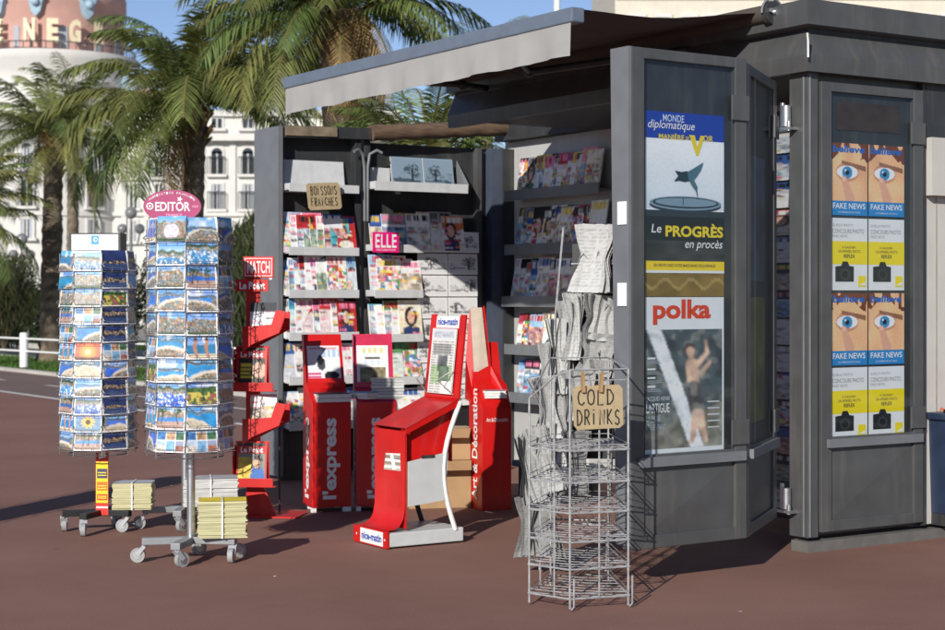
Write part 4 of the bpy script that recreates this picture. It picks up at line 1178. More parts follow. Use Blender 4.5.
bundle('bundle of yellow edged papers on the base of the rack with oval sign', (x2 + .165, y2 + .0, .127), R(8), .24, .17, .185, PAPERY, 22, (238, 215, 40))
bundle('bundle of cream papers on the black base of the rack with box sign', (x1 + .2, y1 + .03, .127), R(4), .22, .17, .15, PAPERY, 16, (190, 195, 205))
bundle('bundle of white newspapers on the base of the hidden rear rack', (x3 + .14, y3 + .02, .127), R(10), .31, .2, .16, PAPERG, 15, (190, 192, 195))

# ------------------------------------------------------------------ red display stands
# zigzag stand with two title signs
x_, y_ = gp(253, 516)
zs = thing('magazine_stand', 'tall red zigzag magazine stand with MATCH and Le Point signs', 'magazine stand', (x_, y_, 0), R(-8))
b = MB(); b.box(-.045, .045, 0, .012, .2, 1.5, RED); b.build('spine', zs, bevel=.002)
b = MB(); b.poly([(-.06, 0), (.15, 0), (.04, .24), (-.03, .24)], RED, .0); b.prism([(-.06, 0), (.15, 0), (.04, .24), (-.03, .24)], .001, .012, RED); b.box(-.06, .3, -.1, .2, .002, .01, RED); b.build('foot', zs)
b = MB(); b.tube([(.13, .14, .0), (.13, .14, .7)], .006, BLACK); b.build('rear_rod', zs)
trays = [(.10, 1.2, 1, 1), (-.02, .8, 0, 2), (.10, .64, 1, 1), (-.02, .22, 0, 2)]
for i, (cx_, cz_, right, kd) in enumerate(trays):
    b = MB()
    if right:
        b.add([(-.04, 0, cz_ - .12), (-.04, -.1, cz_ - .1), (.2, -.1, cz_ - .06), (.22, .02, cz_ - .05), (-.04, .02, cz_ - .2)], [(0, 1, 2, 3)], RED)
        b.prism([(-.04, cz_ - .2), (.02, cz_ - .15), (.19, cz_ - .08), (.235, cz_ + .05), (.17, cz_ + .06), (.14, cz_ - .03), (-.0, cz_ - .04), (-.04, cz_ - .04)], -.1, -.092, RED)
        b.prism([(-.04, cz_ - .2), (.225, cz_ - .06), (.225, cz_ + .05), (-.04, cz_ - .03)], .02, .028, RED)
    else:
        b.box(-.1, .11, -.03, -.024, cz_ - .03, cz_ + .24, RED); b.box(-.1, .16, -.09, -.03, cz_ - .035, cz_ - .028, RED); b.box(-.1, .15, -.095, -.09, cz_ - .035, cz_ + .02, RED)
        b.box(-.105, -.1, -.09, -.02, cz_ - .03, cz_ + .22, RED)
    b.build('tray', zs, bevel=.002)
b = MB(); b.box(-.055, .135, -.022, -.01, 1.455, 1.585, RED); b.rect(-.045, 1.465, .125, 1.575, TWHITE, -.0228); b.rect(-.041, 1.469, .121, 1.571, W((205, 18, 22)), -.0234); b.text('MATCH', -.03, 1.482, .112, 1.558, TWHITE, -.0242, .012)
b.build('title_sign', zs)
b = MB(); b.box(-.1, .105, -.035, -.024, 1.372, 1.445, RED); b.text('Le Point', -.075, 1.385, .085, 1.43, TWHITE, -.0362, .03)
b.build('title_sign', zs)


def lcl(root, p):
    return Matrix.Translation(root.location) @ Matrix.Rotation(root.rotation_euler.z, 4, 'Z') @ Vector(p)


def le_point(bgc, faces, lab, z):
    bb = MB(); bb.box(0, .19, 0, .008, 0, .25, PAPERW)
    h_, w_ = 34, 26
    y, x = np.mgrid[0:1:h_ * 1j, 0:1:w_ * 1j]
    img = np.ones((h_, w_, 1)) * lin(bgc)
    if faces == 1:
        img = blend(img, (np.hypot((x - .75) * .9, y - .55) < .2) * 1., lin((200, 160, 140)))
        for yy in (.42, .52, .62, .72): img = blend(img, ((np.abs(y - yy) < .035) & (x > .12) & (x < .5 + .1 * np.sin(yy * 30))) * 1., lin((215, 200, 70)))
    else:
        img = blend(img, ((x < .5) & (y > .35)) * 1., lin((220, 190, 60)) * (.5 + soft(h_, w_, 8)[..., None]))
        img = blend(img, (np.hypot((x - .7) * 1.1, y - .8) < .25) * 1., lin((40, 100, 175))); img = blend(img, (np.hypot((x - .68) * 1.1, y - .48) < .14) * 1., lin((205, 160, 130))); img = blend(img, (np.hypot((x - .68) * 1.1, y - .4) < .12) * (y < .42) * 1., lin((60, 45, 40)))
    img = blend(img, (y < .26) * 1., lin((195, 25, 25)))
    img = blend(img, (y < .08) * 1., lin((40, 40, 35)))
    bw = (x < .05) | (x > .95) | (y > .96); img = blend(img, bw * 1., lin((195, 25, 25)))
    bb.pic(np.clip(img, .004, .8), 0, 0, .19, .25, -.0012); bb.text('Le Point', .025, .192, .165, .225, TWHITE, -.0024, .03)
    p = lcl(zs, (-.09, -.062, z)); flat_thing('magazine', lab, 'magazine', bb, p, R(-8), .1, 'magazines in the red stand')


le_point((40, 38, 36), 1, 'red bordered Le Point magazine with yellow headlines, upper left tray', .78)
le_point((120, 130, 120), 2, 'red bordered Le Point magazine with a bearded man in blue, lower left tray', .2)
for i, (z, bg) in enumerate(((1.11, 'dark'), (.55, 'pink'))):
    p = lcl(zs, (.0, -.07, z)); flat_thing('magazine', '%s magazine leaning in the %s right tray of the red stand' % (bg, ('upper', 'lower')[i]), 'magazine', book(cover(bg), .16, .2, .012), p, R(4), .25, 'magazines in the red stand')

# two column dispensers


def dispenser(loc, rz, m, label, fm=None, wd=.25, dp=.24, hz=.68, top=1.1):
    t = thing('magazine_dispenser', label, 'magazine stand', loc, rz, 'red column magazine dispensers')
    b = MB(); b.prism([(0, .03), (dp, .03), (dp, top * .86), (dp * .75, hz + .12), (0, hz)], 0, wd, m, 'yz')
    bd = b.build('body', t, bevel=.003)
    if fm:
        b = MB(); b.rect(.004, .034, wd - .004, hz - .004, fm, -.0012); b.build('front_sheet', bd)
    b = MB(); b.text("l'express", wd * .26, .08, wd * .72, hz * .86, TWHITE, -.0026, .035, rot=True); b.build('front_lettering', bd)
    b = MB(); b.M = Matrix.Translation((-.0025, dp, 0)) @ Matrix.Rotation(R(-90), 4, 'Z')
    b.text("l'express", dp * .25, .08, dp * .8, hz * .86, TWHITE, 0, .035, rot=True); b.build('side_lettering', bd)
    b = MB()   # header with side cheek and lip
    b.prism([(dp * .55, hz + .06), (dp * .78, hz + .06), (dp + .03, top), (dp - .02, top)], -.004, .0, m, 'yz')
    b.add([(0, dp * .6, hz + .07), (wd, dp * .6, hz + .07), (wd, dp + .02, top), (0, dp + .02, top)], [(0, 1, 2, 3)], m)
    b.box(0, wd, dp * .55, dp * .58, hz + .06, hz + .12, m)
    b.build('header', t)
    for (fx0, fx1, fy0, fy1) in ((.0, .03, .01, .04), (wd - .05, wd, .0, .03), (.02, .05, dp - .04, dp - .01), (wd - .05, wd - .02, dp - .04, dp - .01)):
        b = MB(); b.box(fx0, fx1, fy0, fy1, 0, .0295, TWHITE); b.build('foot', t)
    return t


xq, yq = gp(312, 513)
RZD = R(19)
dA = dispenser((xq, yq, 0), RZD, RED, "red column dispenser lettered l'express, left one holding a white portrait cover")
xq2, yq2 = gp(361, 512)
RZB = R(9)
dB = dispenser((xq2 - .03, yq2 + .02, 0), RZB, MAGENTA, "red and magenta column dispenser lettered l'express, right one beside the newspaper stand", RED)
hd, wd_ = 40, 30
y, x = np.mgrid[0:1:hd * 1j, 0:1:wd_ * 1j]
img = np.ones((hd, wd_, 1)) * lin((225, 226, 228))
img = blend(img, (np.hypot((x - .42) * 1.2, y - .42) < .15) * 1., lin((70, 72, 76))); img = blend(img, (np.hypot((x - .4) * 1.2, y - .33) < .11) * 1., lin((25, 26, 30)))
img = blend(img, (np.hypot((x - .72) * .7, (y - .7) * 1.5) < .16) * 1., lin((30, 32, 36))); img = blend(img, ((y > .1) & (y < .28) & (x > .4) & (np.sin(x * 40) > -.3)) * .7, lin((130, 180, 215)))
img = blend(img, ((x < .4) & (y > .62) & (y < .85) & (np.sin(y * 70) > -.2)) * 1., lin((200, 80, 130))); img = blend(img, ((y > .04) & (y < .08) & (x > .1) & (x < .9)) * .6, lin((200, 90, 110)))
p = lcl(dA, (.02, .15, .76)); flat_thing('magazine', 'white cover with a black and white portrait on the left red dispenser', 'magazine', book(np.clip(img, .01, .8), .21, .28, .004), p, RZD, .3)
img2 = np.ones((hd, wd_, 1)) * lin((225, 222, 215)); img2 = blend(img2, (y > .55) * (y < .95) * (x > .1) * (x < .9), lin((130, 120, 90)) * (.3 + 1.3 * soft(hd, wd_, 10)[..., None]))
img2 = blend(img2, ((y > .06) & (y < .2) & (x > .1) & (x < .9) & (np.sin(x * 34) > -.2)) * 1., lin((205, 195, 140))); img2 = blend(img2, ((y > .3) & (y < .34) & (x > .25) & (x < .75)) * 1., lin((60, 60, 70)))
img2 = blend(img2, ((y > .38) & (y < .5) & (x > .12) & (x < .88) & (np.sin(x * 30) > 0)) * .5, lin((140, 180, 215)))
p = lcl(dB, (.02, .15, .78)); flat_thing('magazine', 'cream cover with a garden picture on the magenta dispenser', 'magazine', book(np.clip(img2, .01, .8), .2, .26, .004), p, RZB, .3)


def pile(label, loc, rz, wd, dp, n, m, cover_c, th=.02, name='magazine_pile'):
    b = MB(); z = 0
    for i in range(n):
        dx, dy = rnd.uniform(-.008, .008), rnd.uniform(-.008, .008)
        b.box(-wd / 2 + dx, wd / 2 + dx, -dp / 2 + dy, dp / 2 + dy, z, z + th * .9, m); z += th
    b.box(-wd / 2, wd / 2, -dp / 2, dp / 2, z, z + .004, mat('pile top %s' % label[:12], tuple(lin(cover_c)), .4))
    o = b.build(name); o.location = loc; o.rotation_euler = (0, 0, rz)
    return tag(o, label, 'magazines', 'loose piles of magazines')


p = lcl(dA, (.13, .06, .685)); pile('thick pale magazine pile lying on the left red dispenser', p, RZD + .05, .21, .17, 2, PAPERW, (70, 75, 82), .026)
p = lcl(dB, (.20, .12, .69)); o_ = pile('grey stack of newspapers lying on the magenta dispenser', p, RZD - .2, .2, .2, 7, PAPERG, (205, 205, 200), .019)
p = lcl(dB, (.06, .07, .70)); pile('small pile with a pale blue cover on the magenta dispenser', p, RZD + .5, .12, .17, 2, PAPERW, (120, 180, 215), .02)

# Art & Decoration stand
xa, ya = gp(482, 511)
ad = thing('magazine_dispenser', 'tall red dispenser with vertical Art and Décoration lettering by the rear wall', 'magazine stand', (xa, ya, 0), R(22))
b = MB(); b.prism([(0, 0), (.22, 0), (.22, 1.05), (.16, .82), (0, .64)], 0, .2, RED, 'yz'); b.build('body', ad, bevel=.003)
b = MB(); b.M = Matrix.Translation((-.003, .22, 0)) @ Matrix.Rotation(R(-90), 4, 'Z')
b.text('Art & Décoration', .06, .06, .15, .76, TWHITE, 0, .02, rot=True); b.build('side_lettering', ad)
b = MB(); b.text('Art & Décoration', .03, .555, .175, .58, TWHITE, -.0022, .015); b.build('front_lettering', ad)
b = MB(); b.add([(.02, .15, .64), (.14, .16, .64), (.085, .21, 1.27), (.0, .21, 1.27)], [(0, 1, 2, 3)], mat('beige card', (.62, .52, .42), .7))
b.add([(-.075, .1, .7), (.02, .149, .64), (.0, .205, 1.27), (-.03, .2, .95)], [(0, 1, 2, 3)], RED)
b.add([(.085, .2, 1.27), (.1, .2, 1.285), (.125, .16, .9), (.21, .1, .78), (.2, .02, .66), (.14, .12, .7), (.12, .15, .85)], [(0, 1, 2, 3, 4, 5, 6)[::-1]], RED)
b.build('header', ad)
p = lcl(ad, (.12, .09, .70)); pile('pile of magazines with a red edged cover on the Art and Décoration stand', p, R(10), .14, .12, 3, PAPERW, (150, 120, 140), .016)

# newspaper stand in front
xn, yn = gp(387, 550)
nm = thing('newspaper_stand', 'red and grey nice-matin newspaper stand with an upright display board', 'newspaper stand', (xn, yn, 0), UA)
SG = mat('light grey stand metal', (.55, .57, .58), .4, var=.05)
b = MB(); b.box(.012, .48, 0, .36, .01, .085, SG); b.build('base', nm, bevel=.006)
b = MB(); b.box(-.004, .011, -.004, .364, .005, .095, RED); b.M = Matrix.Translation((-.005, .36, 0)) @ Matrix.Rotation(R(-90), 4, 'Z')
b.rect(.075, .012, .325, .088, TWHITE, 0); b.text('nice-matin', .09, .03, .31, .07, TBLUE, -.001, .03)
for q in (.035, .345): b.ellipse(q, .05, .006, .006, TWHITE, -.001)
b.build('base_front', nm)
b = MB(); prof_ = [(.012, .096), (.05, .1), (.085, .115), (.108, .15), (.118, .21), (.12, .62)]
b.sheet([[(u_, yy, z_) for yy in (.015, .345)] for (u_, z_) in prof_], RED); b.box(.122, .13, .015, .345, .1, .62, RED)
b.build('front_panel', nm)
b = MB(); b.M = Matrix.Translation((.1185, .345, 0)) @ Matrix.Rotation(R(-90), 4, 'Z')
b.poly([(.10, .40), (.285, .405), (.28, .5), (.13, .49)], W((190, 185, 172)), 0)
for k, (zq, cc) in enumerate(((.41, (232, 230, 224)), (.432, (150, 140, 120)), (.446, (236, 234, 230)), (.468, (120, 112, 100)), (.476, (228, 224, 214)))): b.poly([(.105 + .004 * k, zq), (.282, zq + .008 - .004 * k), (.281, zq + .02), (.108 + .004 * k, zq + .014)], W(cc), -.0006)
b.poly([(.2, .405), (.24, .41), (.2, .495), (.17, .49)], W((240, 238, 234)), -.0012)
b.build('window_papers', nm)
b = MB(); b.prism([(.118, .605), (.118, .635), (.45, .782), (.45, .745)], .002, .012, RED); b.prism([(.122, .45), (.122, .632), (.44, .765), (.44, .44), (.34, .46)], .055, .06, RED); b.prism([(.122, .5), (.122, .632), (.44, .77), (.44, .5)], .345, .351, RED)
b.add([(.115, .0, .637), (.45, .0, .785), (.45, .36, .785), (.115, .36, .637)], [(0, 1, 2, 3)], RED); b.add([(.125, .02, .632), (.44, .02, .775), (.44, .34, .775), (.125, .34, .632)], [(3, 2, 1, 0)], GREYD)
b.build('tray', nm)
b = MB(); b.prism([(.13, .22), (.36, .24), (.38, .50), (.13, .46)], -.002, .004, SG); b.box(.21, .29, -.008, -.003, .475, .49, GREYD); b.build('side_panel', nm)
b = MB(); b.tube([(.46 - .03 * t / 10 - .09 * math.sin(math.pi * t / 10), .005, .765 - .69 * t / 10) for t in range(11)], .014, WHITE, 10); b.tube([(.46 - .03 * t / 10 - .09 * math.sin(math.pi * t / 10), .355, .765 - .69 * t / 10) for t in range(11)], .014, GREYD, 10); b.build('curved_leg', nm)
b = MB(); b.M = Matrix.Translation((.445, .36, .785)) @ Matrix.Rotation(R(-90), 4, 'Z') @ Matrix.Rotation(R(-6), 4, 'X')
b.box(0, .05, 0, .012, 0, .46, RED); b.box(.31, .36, 0, .012, 0, .46, RED); b.box(.05, .31, 0, .012, 0, .06, RED); b.box(.05, .31, .003, .012, .06, .45, RED)
b.rect(.06, .385, .30, .45, TWHITE, .0015); b.text('nice-matin', .075, .4, .285, .438, TBLUE, .0005, .03)
bb_ = b.build('display_board', nm)
b = MB(); b.M = Matrix.Translation((.445, .36, .785)) @ Matrix.Rotation(R(-90), 4, 'Z') @ Matrix.Rotation(R(-6), 4, 'X')
for q in (.04, .32):
    b.tube([(q, -.01, .02), (q + (.03 if q < .1 else -.03), -.1, .09), (q, -.03, .15)], .004, WIRE, 6); b.build('wire_holder', nm); _M = b.M; b = MB(); b.M = _M
pg = paper_page(50, 36, .5); pg[:9, 2:-2] = pg[:9, 2:-2] * .3 + lin((200, 205, 215)) * .7; pg[28:42, 3:-3] = pg[28:42, 3:-3] * np.array((.6, .8, .5)); pg[12:20, 4:30] *= .5
b = MB(); b.box(0, .25, 0, .006, 0, .36, PAPERG); b.pic(pg, 0, 0, .25, .36, -.0012); b.rect(.14, .0, .245, .07, TWHITE, -.003); b.rect(.15, .01, .2, .05, TDARK, -.0036) if False else None
M_ = Matrix.Translation(nm.location) @ Matrix.Rotation(UA, 4, 'Z') @ Matrix.Translation((.445, .36, .785)) @ Matrix.Rotation(R(-90), 4, 'Z') @ Matrix.Rotation(R(-6), 4, 'X') @ Matrix.Translation((.055, -.014, .02))
o = b.build('newspaper'); o.matrix_world = M_; tag(o, 'newspaper clipped to the red nice-matin display board', 'newspaper')


# cardboard boxes behind it
def carton(label, loc, rz, a, b_, c):
    t = thing('cardboard_box', label, 'box', loc, rz, 'brown cardboard boxes behind the stand')
    m = MB(); m.box(-a / 2, a / 2, -b_ / 2, b_ / 2, 0, c, KRAFT); m.build('carton', t, bevel=.005)
    m = MB(); m.box(-a / 2 - .001, a / 2 + .001, -.025, .025, c, c + .0015, mat('parcel tape', (.45, .33, .2), .25)); m.box(-.03, .03, -b_ / 2 - .0015, -b_ / 2, c * .6, c, mat('parcel tape', (.45, .33, .2), .25)); m.build('tape', t)
    m = MB(); m.add([(-a / 2, -b_ / 2 - .002, c + .002), (a / 2, -b_ / 2 - .002, c + .002), (a / 2 - .02, -b_ / 2 - .1, c - .05), (-a / 2 + .02, -b_ / 2 - .1, c - .05)], [(0, 1, 2, 3)], KRAFT); m.build('flap', t)
    return t


xc, yc = gp(436, 508)
carton('large brown cardboard box standing on the ground behind the newspaper stand', (xc, yc + .1, 0), R(12), .40, .28, .3)
carton('brown cardboard box stacked on the larger one behind the newspaper stand', (xc + .03, yc + .13, .302), R(5), .36, .26, .2)

# dark bench with a pile by the wall
xb, yb = gp(545, 500)
t = thing('low_table', 'dark slate table by the rear wall behind the wire rack', 'table', (xb + .05, yb + .05, 0), UA - R(90))
b = MB(); b.box(-.3, .3, -.12, .2, .2, .24, SLATE); b.build('top', t, bevel=.004); b = MB(); b.box(-.28, .28, -.08, .18, 0, .2, BLACK); b.build('body', t)
p_ = lcl(t, (-.14, 0, .241)); pile('pile of magazines with a pink cover on the dark low table', p_, UA - R(80), .2, .2, 4, PAPERW, (200, 120, 150), .015)
p_ = lcl(t, (.13, .02, .241)); pile('tall mixed pile of magazines on the dark low table', p_, UA - R(95), .22, .2, 9, PAPERW, (160, 90, 80), .02)

# ------------------------------------------------------------------ wire rack with the drinks sign
WR = thing('wire_rack', 'empty zinc wire rack of six grid shelves in front of the door', 'wire rack', (0, 0, 0), 0)
WRo = Vector((.45, 7.4, 0)); WR.location = WRo
pl = [Vector((px_, py_)) - Vector((.45, 7.4)) for px_, py_ in ((.247, 7.30), (.415, 7.15), (.672, 7.24), (.63, 7.78), (.36, 7.74))]
b = MB()
ztop = [.9, 1.03, 1.03, 1.06, 1.06]
for i, (q, zt) in enumerate(zip(pl, ztop)):
    b.tube([(q.x, q.y, .012), (q.x, q.y, zt)], .0048, WIRE, 7)
    if i in (1, 2):
        b.tube([(q.x, q.y, .14), (q.x, q.y, .02), (q.x + .008, q.y, .006), (q.x + .018, q.y, .02), (q.x + .018, q.y, .14)], .0045, WIRE, 7)
m1 = pl[1].lerp(pl[2], .5); m0 = pl[0].lerp(pl[1], .62); m4 = pl[0].lerp(pl[4], .5)
b.tube([(m1.x, m1.y, .05), (m1.x, m1.y, 1.03)], .004, WIRE, 6); b.tube([(m0.x, m0.y, .05), (m0.x, m0.y, 1.0)], .004, WIRE, 6); b.tube([(m4.x, m4.y, .04), (m4.x, m4.y, .98)], .004, WIRE, 6)
b.tube([(pl[0].x, pl[0].y, .9), (m0.x, m0.y, 1.0), (pl[1].x, pl[1].y, 1.03), (pl[2].x, pl[2].y, 1.03), (pl[3].x, pl[3].y, 1.06), (pl[4].x, pl[4].y, 1.06), (pl[0].x, pl[0].y, .9)], .0045, WIRE, 7)
b.tube([(pl[1].x, pl[1].y, .985), (pl[2].x, pl[2].y, .985)], .003, WIRE, 6)
b.build('frame', WR)
for k, z in enumerate((.054, .179, .295, .419, .548, .685)):
    b = MB(); o_ = 1.02
    ring = [(q.x * o_, q.y * o_, z) for q in pl]
    b.tube(ring, .0042, WIRE, 6, closed=True); b.tube([(p_[0], p_[1], z + .022) for p_ in ring], .0022, WIRE, 5, closed=True)
    # clipped grid
    poly = [Vector((p_[0], p_[1])) for p_ in ring]

    def clip(axis, val):
        hits = []
        for a_, c_ in zip(poly, poly[1:] + poly[:1]):
            va, vc = a_[axis] - val, c_[axis] - val
            if va * vc < 0: hits.append(a_.lerp(c_, va / (va - vc)))
        return sorted(hits, key=lambda p__: p__[1 - axis])
    rotm = Matrix.Rotation(R(18), 2); poly = [rotm @ p_ for p_ in poly]; inv = Matrix.Rotation(R(-18), 2)
    for axis in (0, 1):
        vals = [p_[axis] for p_ in poly]; v_ = min(vals) + .035
        while v_ < max(vals):
            hh_ = clip(axis, v_)
            if len(hh_) == 2:
                a_, c_ = inv @ hh_[0], inv @ hh_[1]
                nseg = 6
                b.tube([(a_.x + (c_.x - a_.x) * t_ / nseg, a_.y + (c_.y - a_.y) * t_ / nseg, z + .003 * axis - .006 * math.sin(math.pi * t_ / nseg)) for t_ in range(nseg + 1)], .0019, WIRE, 5)
            v_ += .066
    b.build('wire_shelf', WR)
b = cardsign(.232, .19, [('COLD', .02, .2, .105, .17), ('DRINKS', .015, .225, .02, .085)])
pS = (.45 + pl[1].x + .015, 7.4 + pl[1].y - .012)
ang = math.atan2(pl[2].y - pl[1].y, pl[2].x - pl[1].x)
cs = flat_thing('cardboard_sign', 'beige cardboard sign hand lettered COLD DRINKS pegged to the wire rack', 'sign', b, (pS[0], pS[1], .775), ang, 0.03)
for i, k in enumerate((.045, .125)):
    b = MB(); b.box(-.007, .007, -.008, .006, 0, .075, WOOD); b.prism([(-.007, .075), (.007, .075), (.004, .09), (-.004, .09)], -.008, .0, WOOD); b.tube([(-.009, -.001, .04), (.009, -.001, .04)], .004, STEEL, 6)
    q = Vector((pS[0], pS[1])) + Vector((math.cos(ang), math.sin(ang))) * k
    o = b.build('clothes_peg'); o.location = (q.x, q.y - .004, .935); o.rotation_euler = (0, .06 if i else -.05, ang)
    tag(o, 'wooden clothes peg holding the COLD DRINKS sign, %s one' % ('left' if i == 0 else 'right'), 'clothes peg', 'pegs holding the drinks sign')

# ------------------------------------------------------------------ newspaper carousel with folded papers behind the wire rack
xk, yk = .50, 8.15
nc = thing('newspaper_rack', 'leaning wire newspaper rack hung with folded papers behind the wire shelves', 'newspaper rack', (xk, yk, 0), R(-8))
b = MB()
for sx in (-.12, .2):
    b.tube([(sx - .05, -.05, .02), (sx, 0, 1.0), (sx + .06, .02, 1.68)], .006, WIRE, 7)
b.tube([(-.22, -.1, .1), (.0, -.02, .9), (.12, 0, 1.55)], .005, WIRE, 6)
for z in (.25, .5, .75, 1.0, 1.25, 1.5):
    x0_ = -.25 + z * .16; b.tube([(x0_, -.09, z), (x0_ + .34, -.09, z), (x0_ + .36, .05, z), (x0_ + .02, .05, z), (x0_, -.09, z)], .004, WIRE, 6)
    for k in range(4): b.tube([(x0_ + .08 * k + .03, -.09, z), (x0_ + .08 * k + .05, -.14, z + .06), (x0_ + .08 * k + .08, -.09, z + .02)], .003, WIRE, 5)
b.build('frame', nc)
b = MB(); b.box(-.02, .28, .06, .075, .55, 1.6, BLACK); b.build('back_plate', nc)


def folded(label, loc, rz, hh, wd, curl, tone):
    """a wad of newsprint sheets folded lengthwise, pages splayed at both ends"""
    b = MB(); ph = rnd.uniform(0, 6); NP = colmat('newsprint', .85, .06)
    kinks = [rnd.uniform(-.5, .5) for _ in range(5)]
    for sh in range(7):
        n_, m_ = 40, 15; vs = []; fs = []; cs = []
        w_s = wd * rnd.uniform(.86, 1.05); off = (sh - 3) * .007; fl = (sh - 3) * .011; sl = rnd.uniform(-.05, .05); h0 = rnd.uniform(-.012, .012); h1 = rnd.uniform(-.02, .02)
        rag = [rnd.uniform(-.002, .002) for _ in range(m_)]
        for i in range(n_):
            t = i / (n_ - 1)
            pin = 1 - .28 * math.exp(-((t - .5) / .22) ** 2)
            for j in range(m_):
                q = j / (m_ - 1) - .5
                zig = abs(((q * 3 + .25 * kinks[0] + 5) % 1) - .5) * 2 - .5
                yy = off + fl * (2 * abs(t - .5)) ** 2.2 + curl * (zig * (.5 + kinks[1]) + .6 * math.cos(q * 3.4)) + .02 * kinks[2] * math.sin(t * 5 + ph + q * 4) - (.012 if abs(q) > .42 else 0)
                xx = q * w_s * pin + .03 * kinks[3] * math.sin(t * 3.2 + ph) + sl * (t - .5)
                zz = hh * (h0 + t * (1 + h1)) + rag[j] * (1 if t > .9 or t < .1 else .2)
                vs.append((xx, yy, zz))
                col = ((q * 3 + 9) % 1) > .12
                ln = rnd.uniform(.15, .6) if (i % 2 == 0 and col and .06 < t < .95 and rnd.random() < .75) else 0
                if .4 < t < .58 and sh == 0 and -.1 < q < .3 and kinks[4] > .1: ln = rnd.uniform(.3, .6)
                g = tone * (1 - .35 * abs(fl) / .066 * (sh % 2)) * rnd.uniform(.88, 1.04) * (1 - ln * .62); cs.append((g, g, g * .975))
        for i in range(n_ - 1):
            for j in range(m_ - 1): k0 = i * m_ + j; fs.append((k0, k0 + 1, k0 + m_ + 1, k0 + m_))
        b.add(vs, fs, NP, cs, smooth=True)
    o = b.build('newspaper'); o.location = loc; o.rotation_euler = (rnd.uniform(-.12, .05), rnd.uniform(-.12, .12), rz)
    return tag(o, label, 'newspaper', 'folded newspapers stuffed into the leaning rack')


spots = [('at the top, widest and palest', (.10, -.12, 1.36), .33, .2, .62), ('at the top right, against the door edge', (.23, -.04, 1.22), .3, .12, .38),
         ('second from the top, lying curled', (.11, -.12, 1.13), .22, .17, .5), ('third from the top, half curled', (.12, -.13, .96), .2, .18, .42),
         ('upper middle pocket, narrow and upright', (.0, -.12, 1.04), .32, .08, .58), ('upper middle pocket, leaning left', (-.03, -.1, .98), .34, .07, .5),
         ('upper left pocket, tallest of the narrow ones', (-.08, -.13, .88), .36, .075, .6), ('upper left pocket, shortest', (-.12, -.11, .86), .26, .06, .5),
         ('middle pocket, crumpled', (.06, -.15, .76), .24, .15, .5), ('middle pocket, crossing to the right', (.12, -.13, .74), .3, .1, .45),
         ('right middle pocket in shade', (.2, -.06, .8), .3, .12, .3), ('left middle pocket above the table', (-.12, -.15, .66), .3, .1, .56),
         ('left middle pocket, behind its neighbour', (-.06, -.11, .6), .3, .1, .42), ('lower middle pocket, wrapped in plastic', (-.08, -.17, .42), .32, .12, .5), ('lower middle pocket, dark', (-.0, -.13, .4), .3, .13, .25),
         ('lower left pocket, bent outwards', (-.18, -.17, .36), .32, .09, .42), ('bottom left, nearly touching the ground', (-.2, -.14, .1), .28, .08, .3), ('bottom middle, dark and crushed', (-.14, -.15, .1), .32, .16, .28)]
for lb, pos, hh, wdd, tone in spots:
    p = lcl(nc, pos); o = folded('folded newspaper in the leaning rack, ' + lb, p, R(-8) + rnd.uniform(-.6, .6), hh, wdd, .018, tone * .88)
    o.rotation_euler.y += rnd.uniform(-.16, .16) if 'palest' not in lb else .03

# bin at the right edge
p = K(1.06, -.12)
bn = thing('storage_bin', 'dark blue plastic bin with orange rags on top beside the side panel', 'bin', (p.x, p.y, 0), UA)
BLUEB = mat('navy plastic', (.022, .035, .07), .4)
b = MB(); b.prism([(-.1, .14), (.34, .14), (.36, .66), (-.12, .66)], -.1, .2, BLUEB)
for k in range(4): b.box(-.09 + .1 * k, -.07 + .1 * k, -.112, -.101, .16, .6, BLUEB)
b.build('tub', bn, bevel=.012)
b = MB(); b.box(-.14, .38, -.13, .22, .66, .7, BLUEB); b.build('lid', bn, bevel=.01)
b = MB(); b.rect(-.03, .3, .01, .4, TWHITE, -.1135); b.build('label_sticker', bn)
b = MB(); b.box(-.1, .34, -.08, .18, .076, .14, GREYD); b.build('foot', bn)
b = MB()
g = [[(-.1 + .3 * j / 12, -.1 + .2 * i / 6, .702 + .02 * abs(math.sin(j * 1.7 + i)) + .012 * math.sin(j * 3 + i * 2)) for j in range(13)] for i in range(7)]
b.sheet(g, mat('orange cloth', (.5, .13, .04), .9)); o = b.build('rag'); o.location = bn.location; o.rotation_euler = (0, 0, UA); tag(o, 'crumpled orange rag lying on the dark blue bin', 'rag')

# ------------------------------------------------------------------ bollards with rails along the lawn
bol = [(24, 371.5), (228, 388)]
pts = []
pA = Vector(gp(*bol[0])); pB = Vector(gp(*bol[1])); step = pB - pA
for i, k in enumerate((-2, -1, 0, 1, 2)):
    q = pA + step * k; pts.append(q)
    if k in (-2, 2): continue
    b = MB(); b.lathe((0, 0, 0), [(.075, .08), (.075, .66), (.06, .685), (.01, .69)], WHITE, 16)
    o = b.build('bollard'); o.location = (q.x, q.y, 0)
    tag(o, {-1: 'white round bollard beyond the left edge of the lawn', 0: 'white round bollard on the lawn left of the box sign rack', 1: 'white round bollard on the lawn between oval rack and red stand'}[k], 'bollard', 'white bollards along the lawn')
    for z in ():
        pass
for i in range(4):
    b = MB(); a_, c_ = pts[i], pts[i + 1]
    for z in (.36, .58): b.tube([(a_.x, a_.y, z), (c_.x, c_.y, z)], .018, WHITE, 8)
    o = b.build('rail'); tag(o, 'pair of white rails between the bollards, %s span from the left' % ORD[i], 'railing', 'white rails along the lawn')

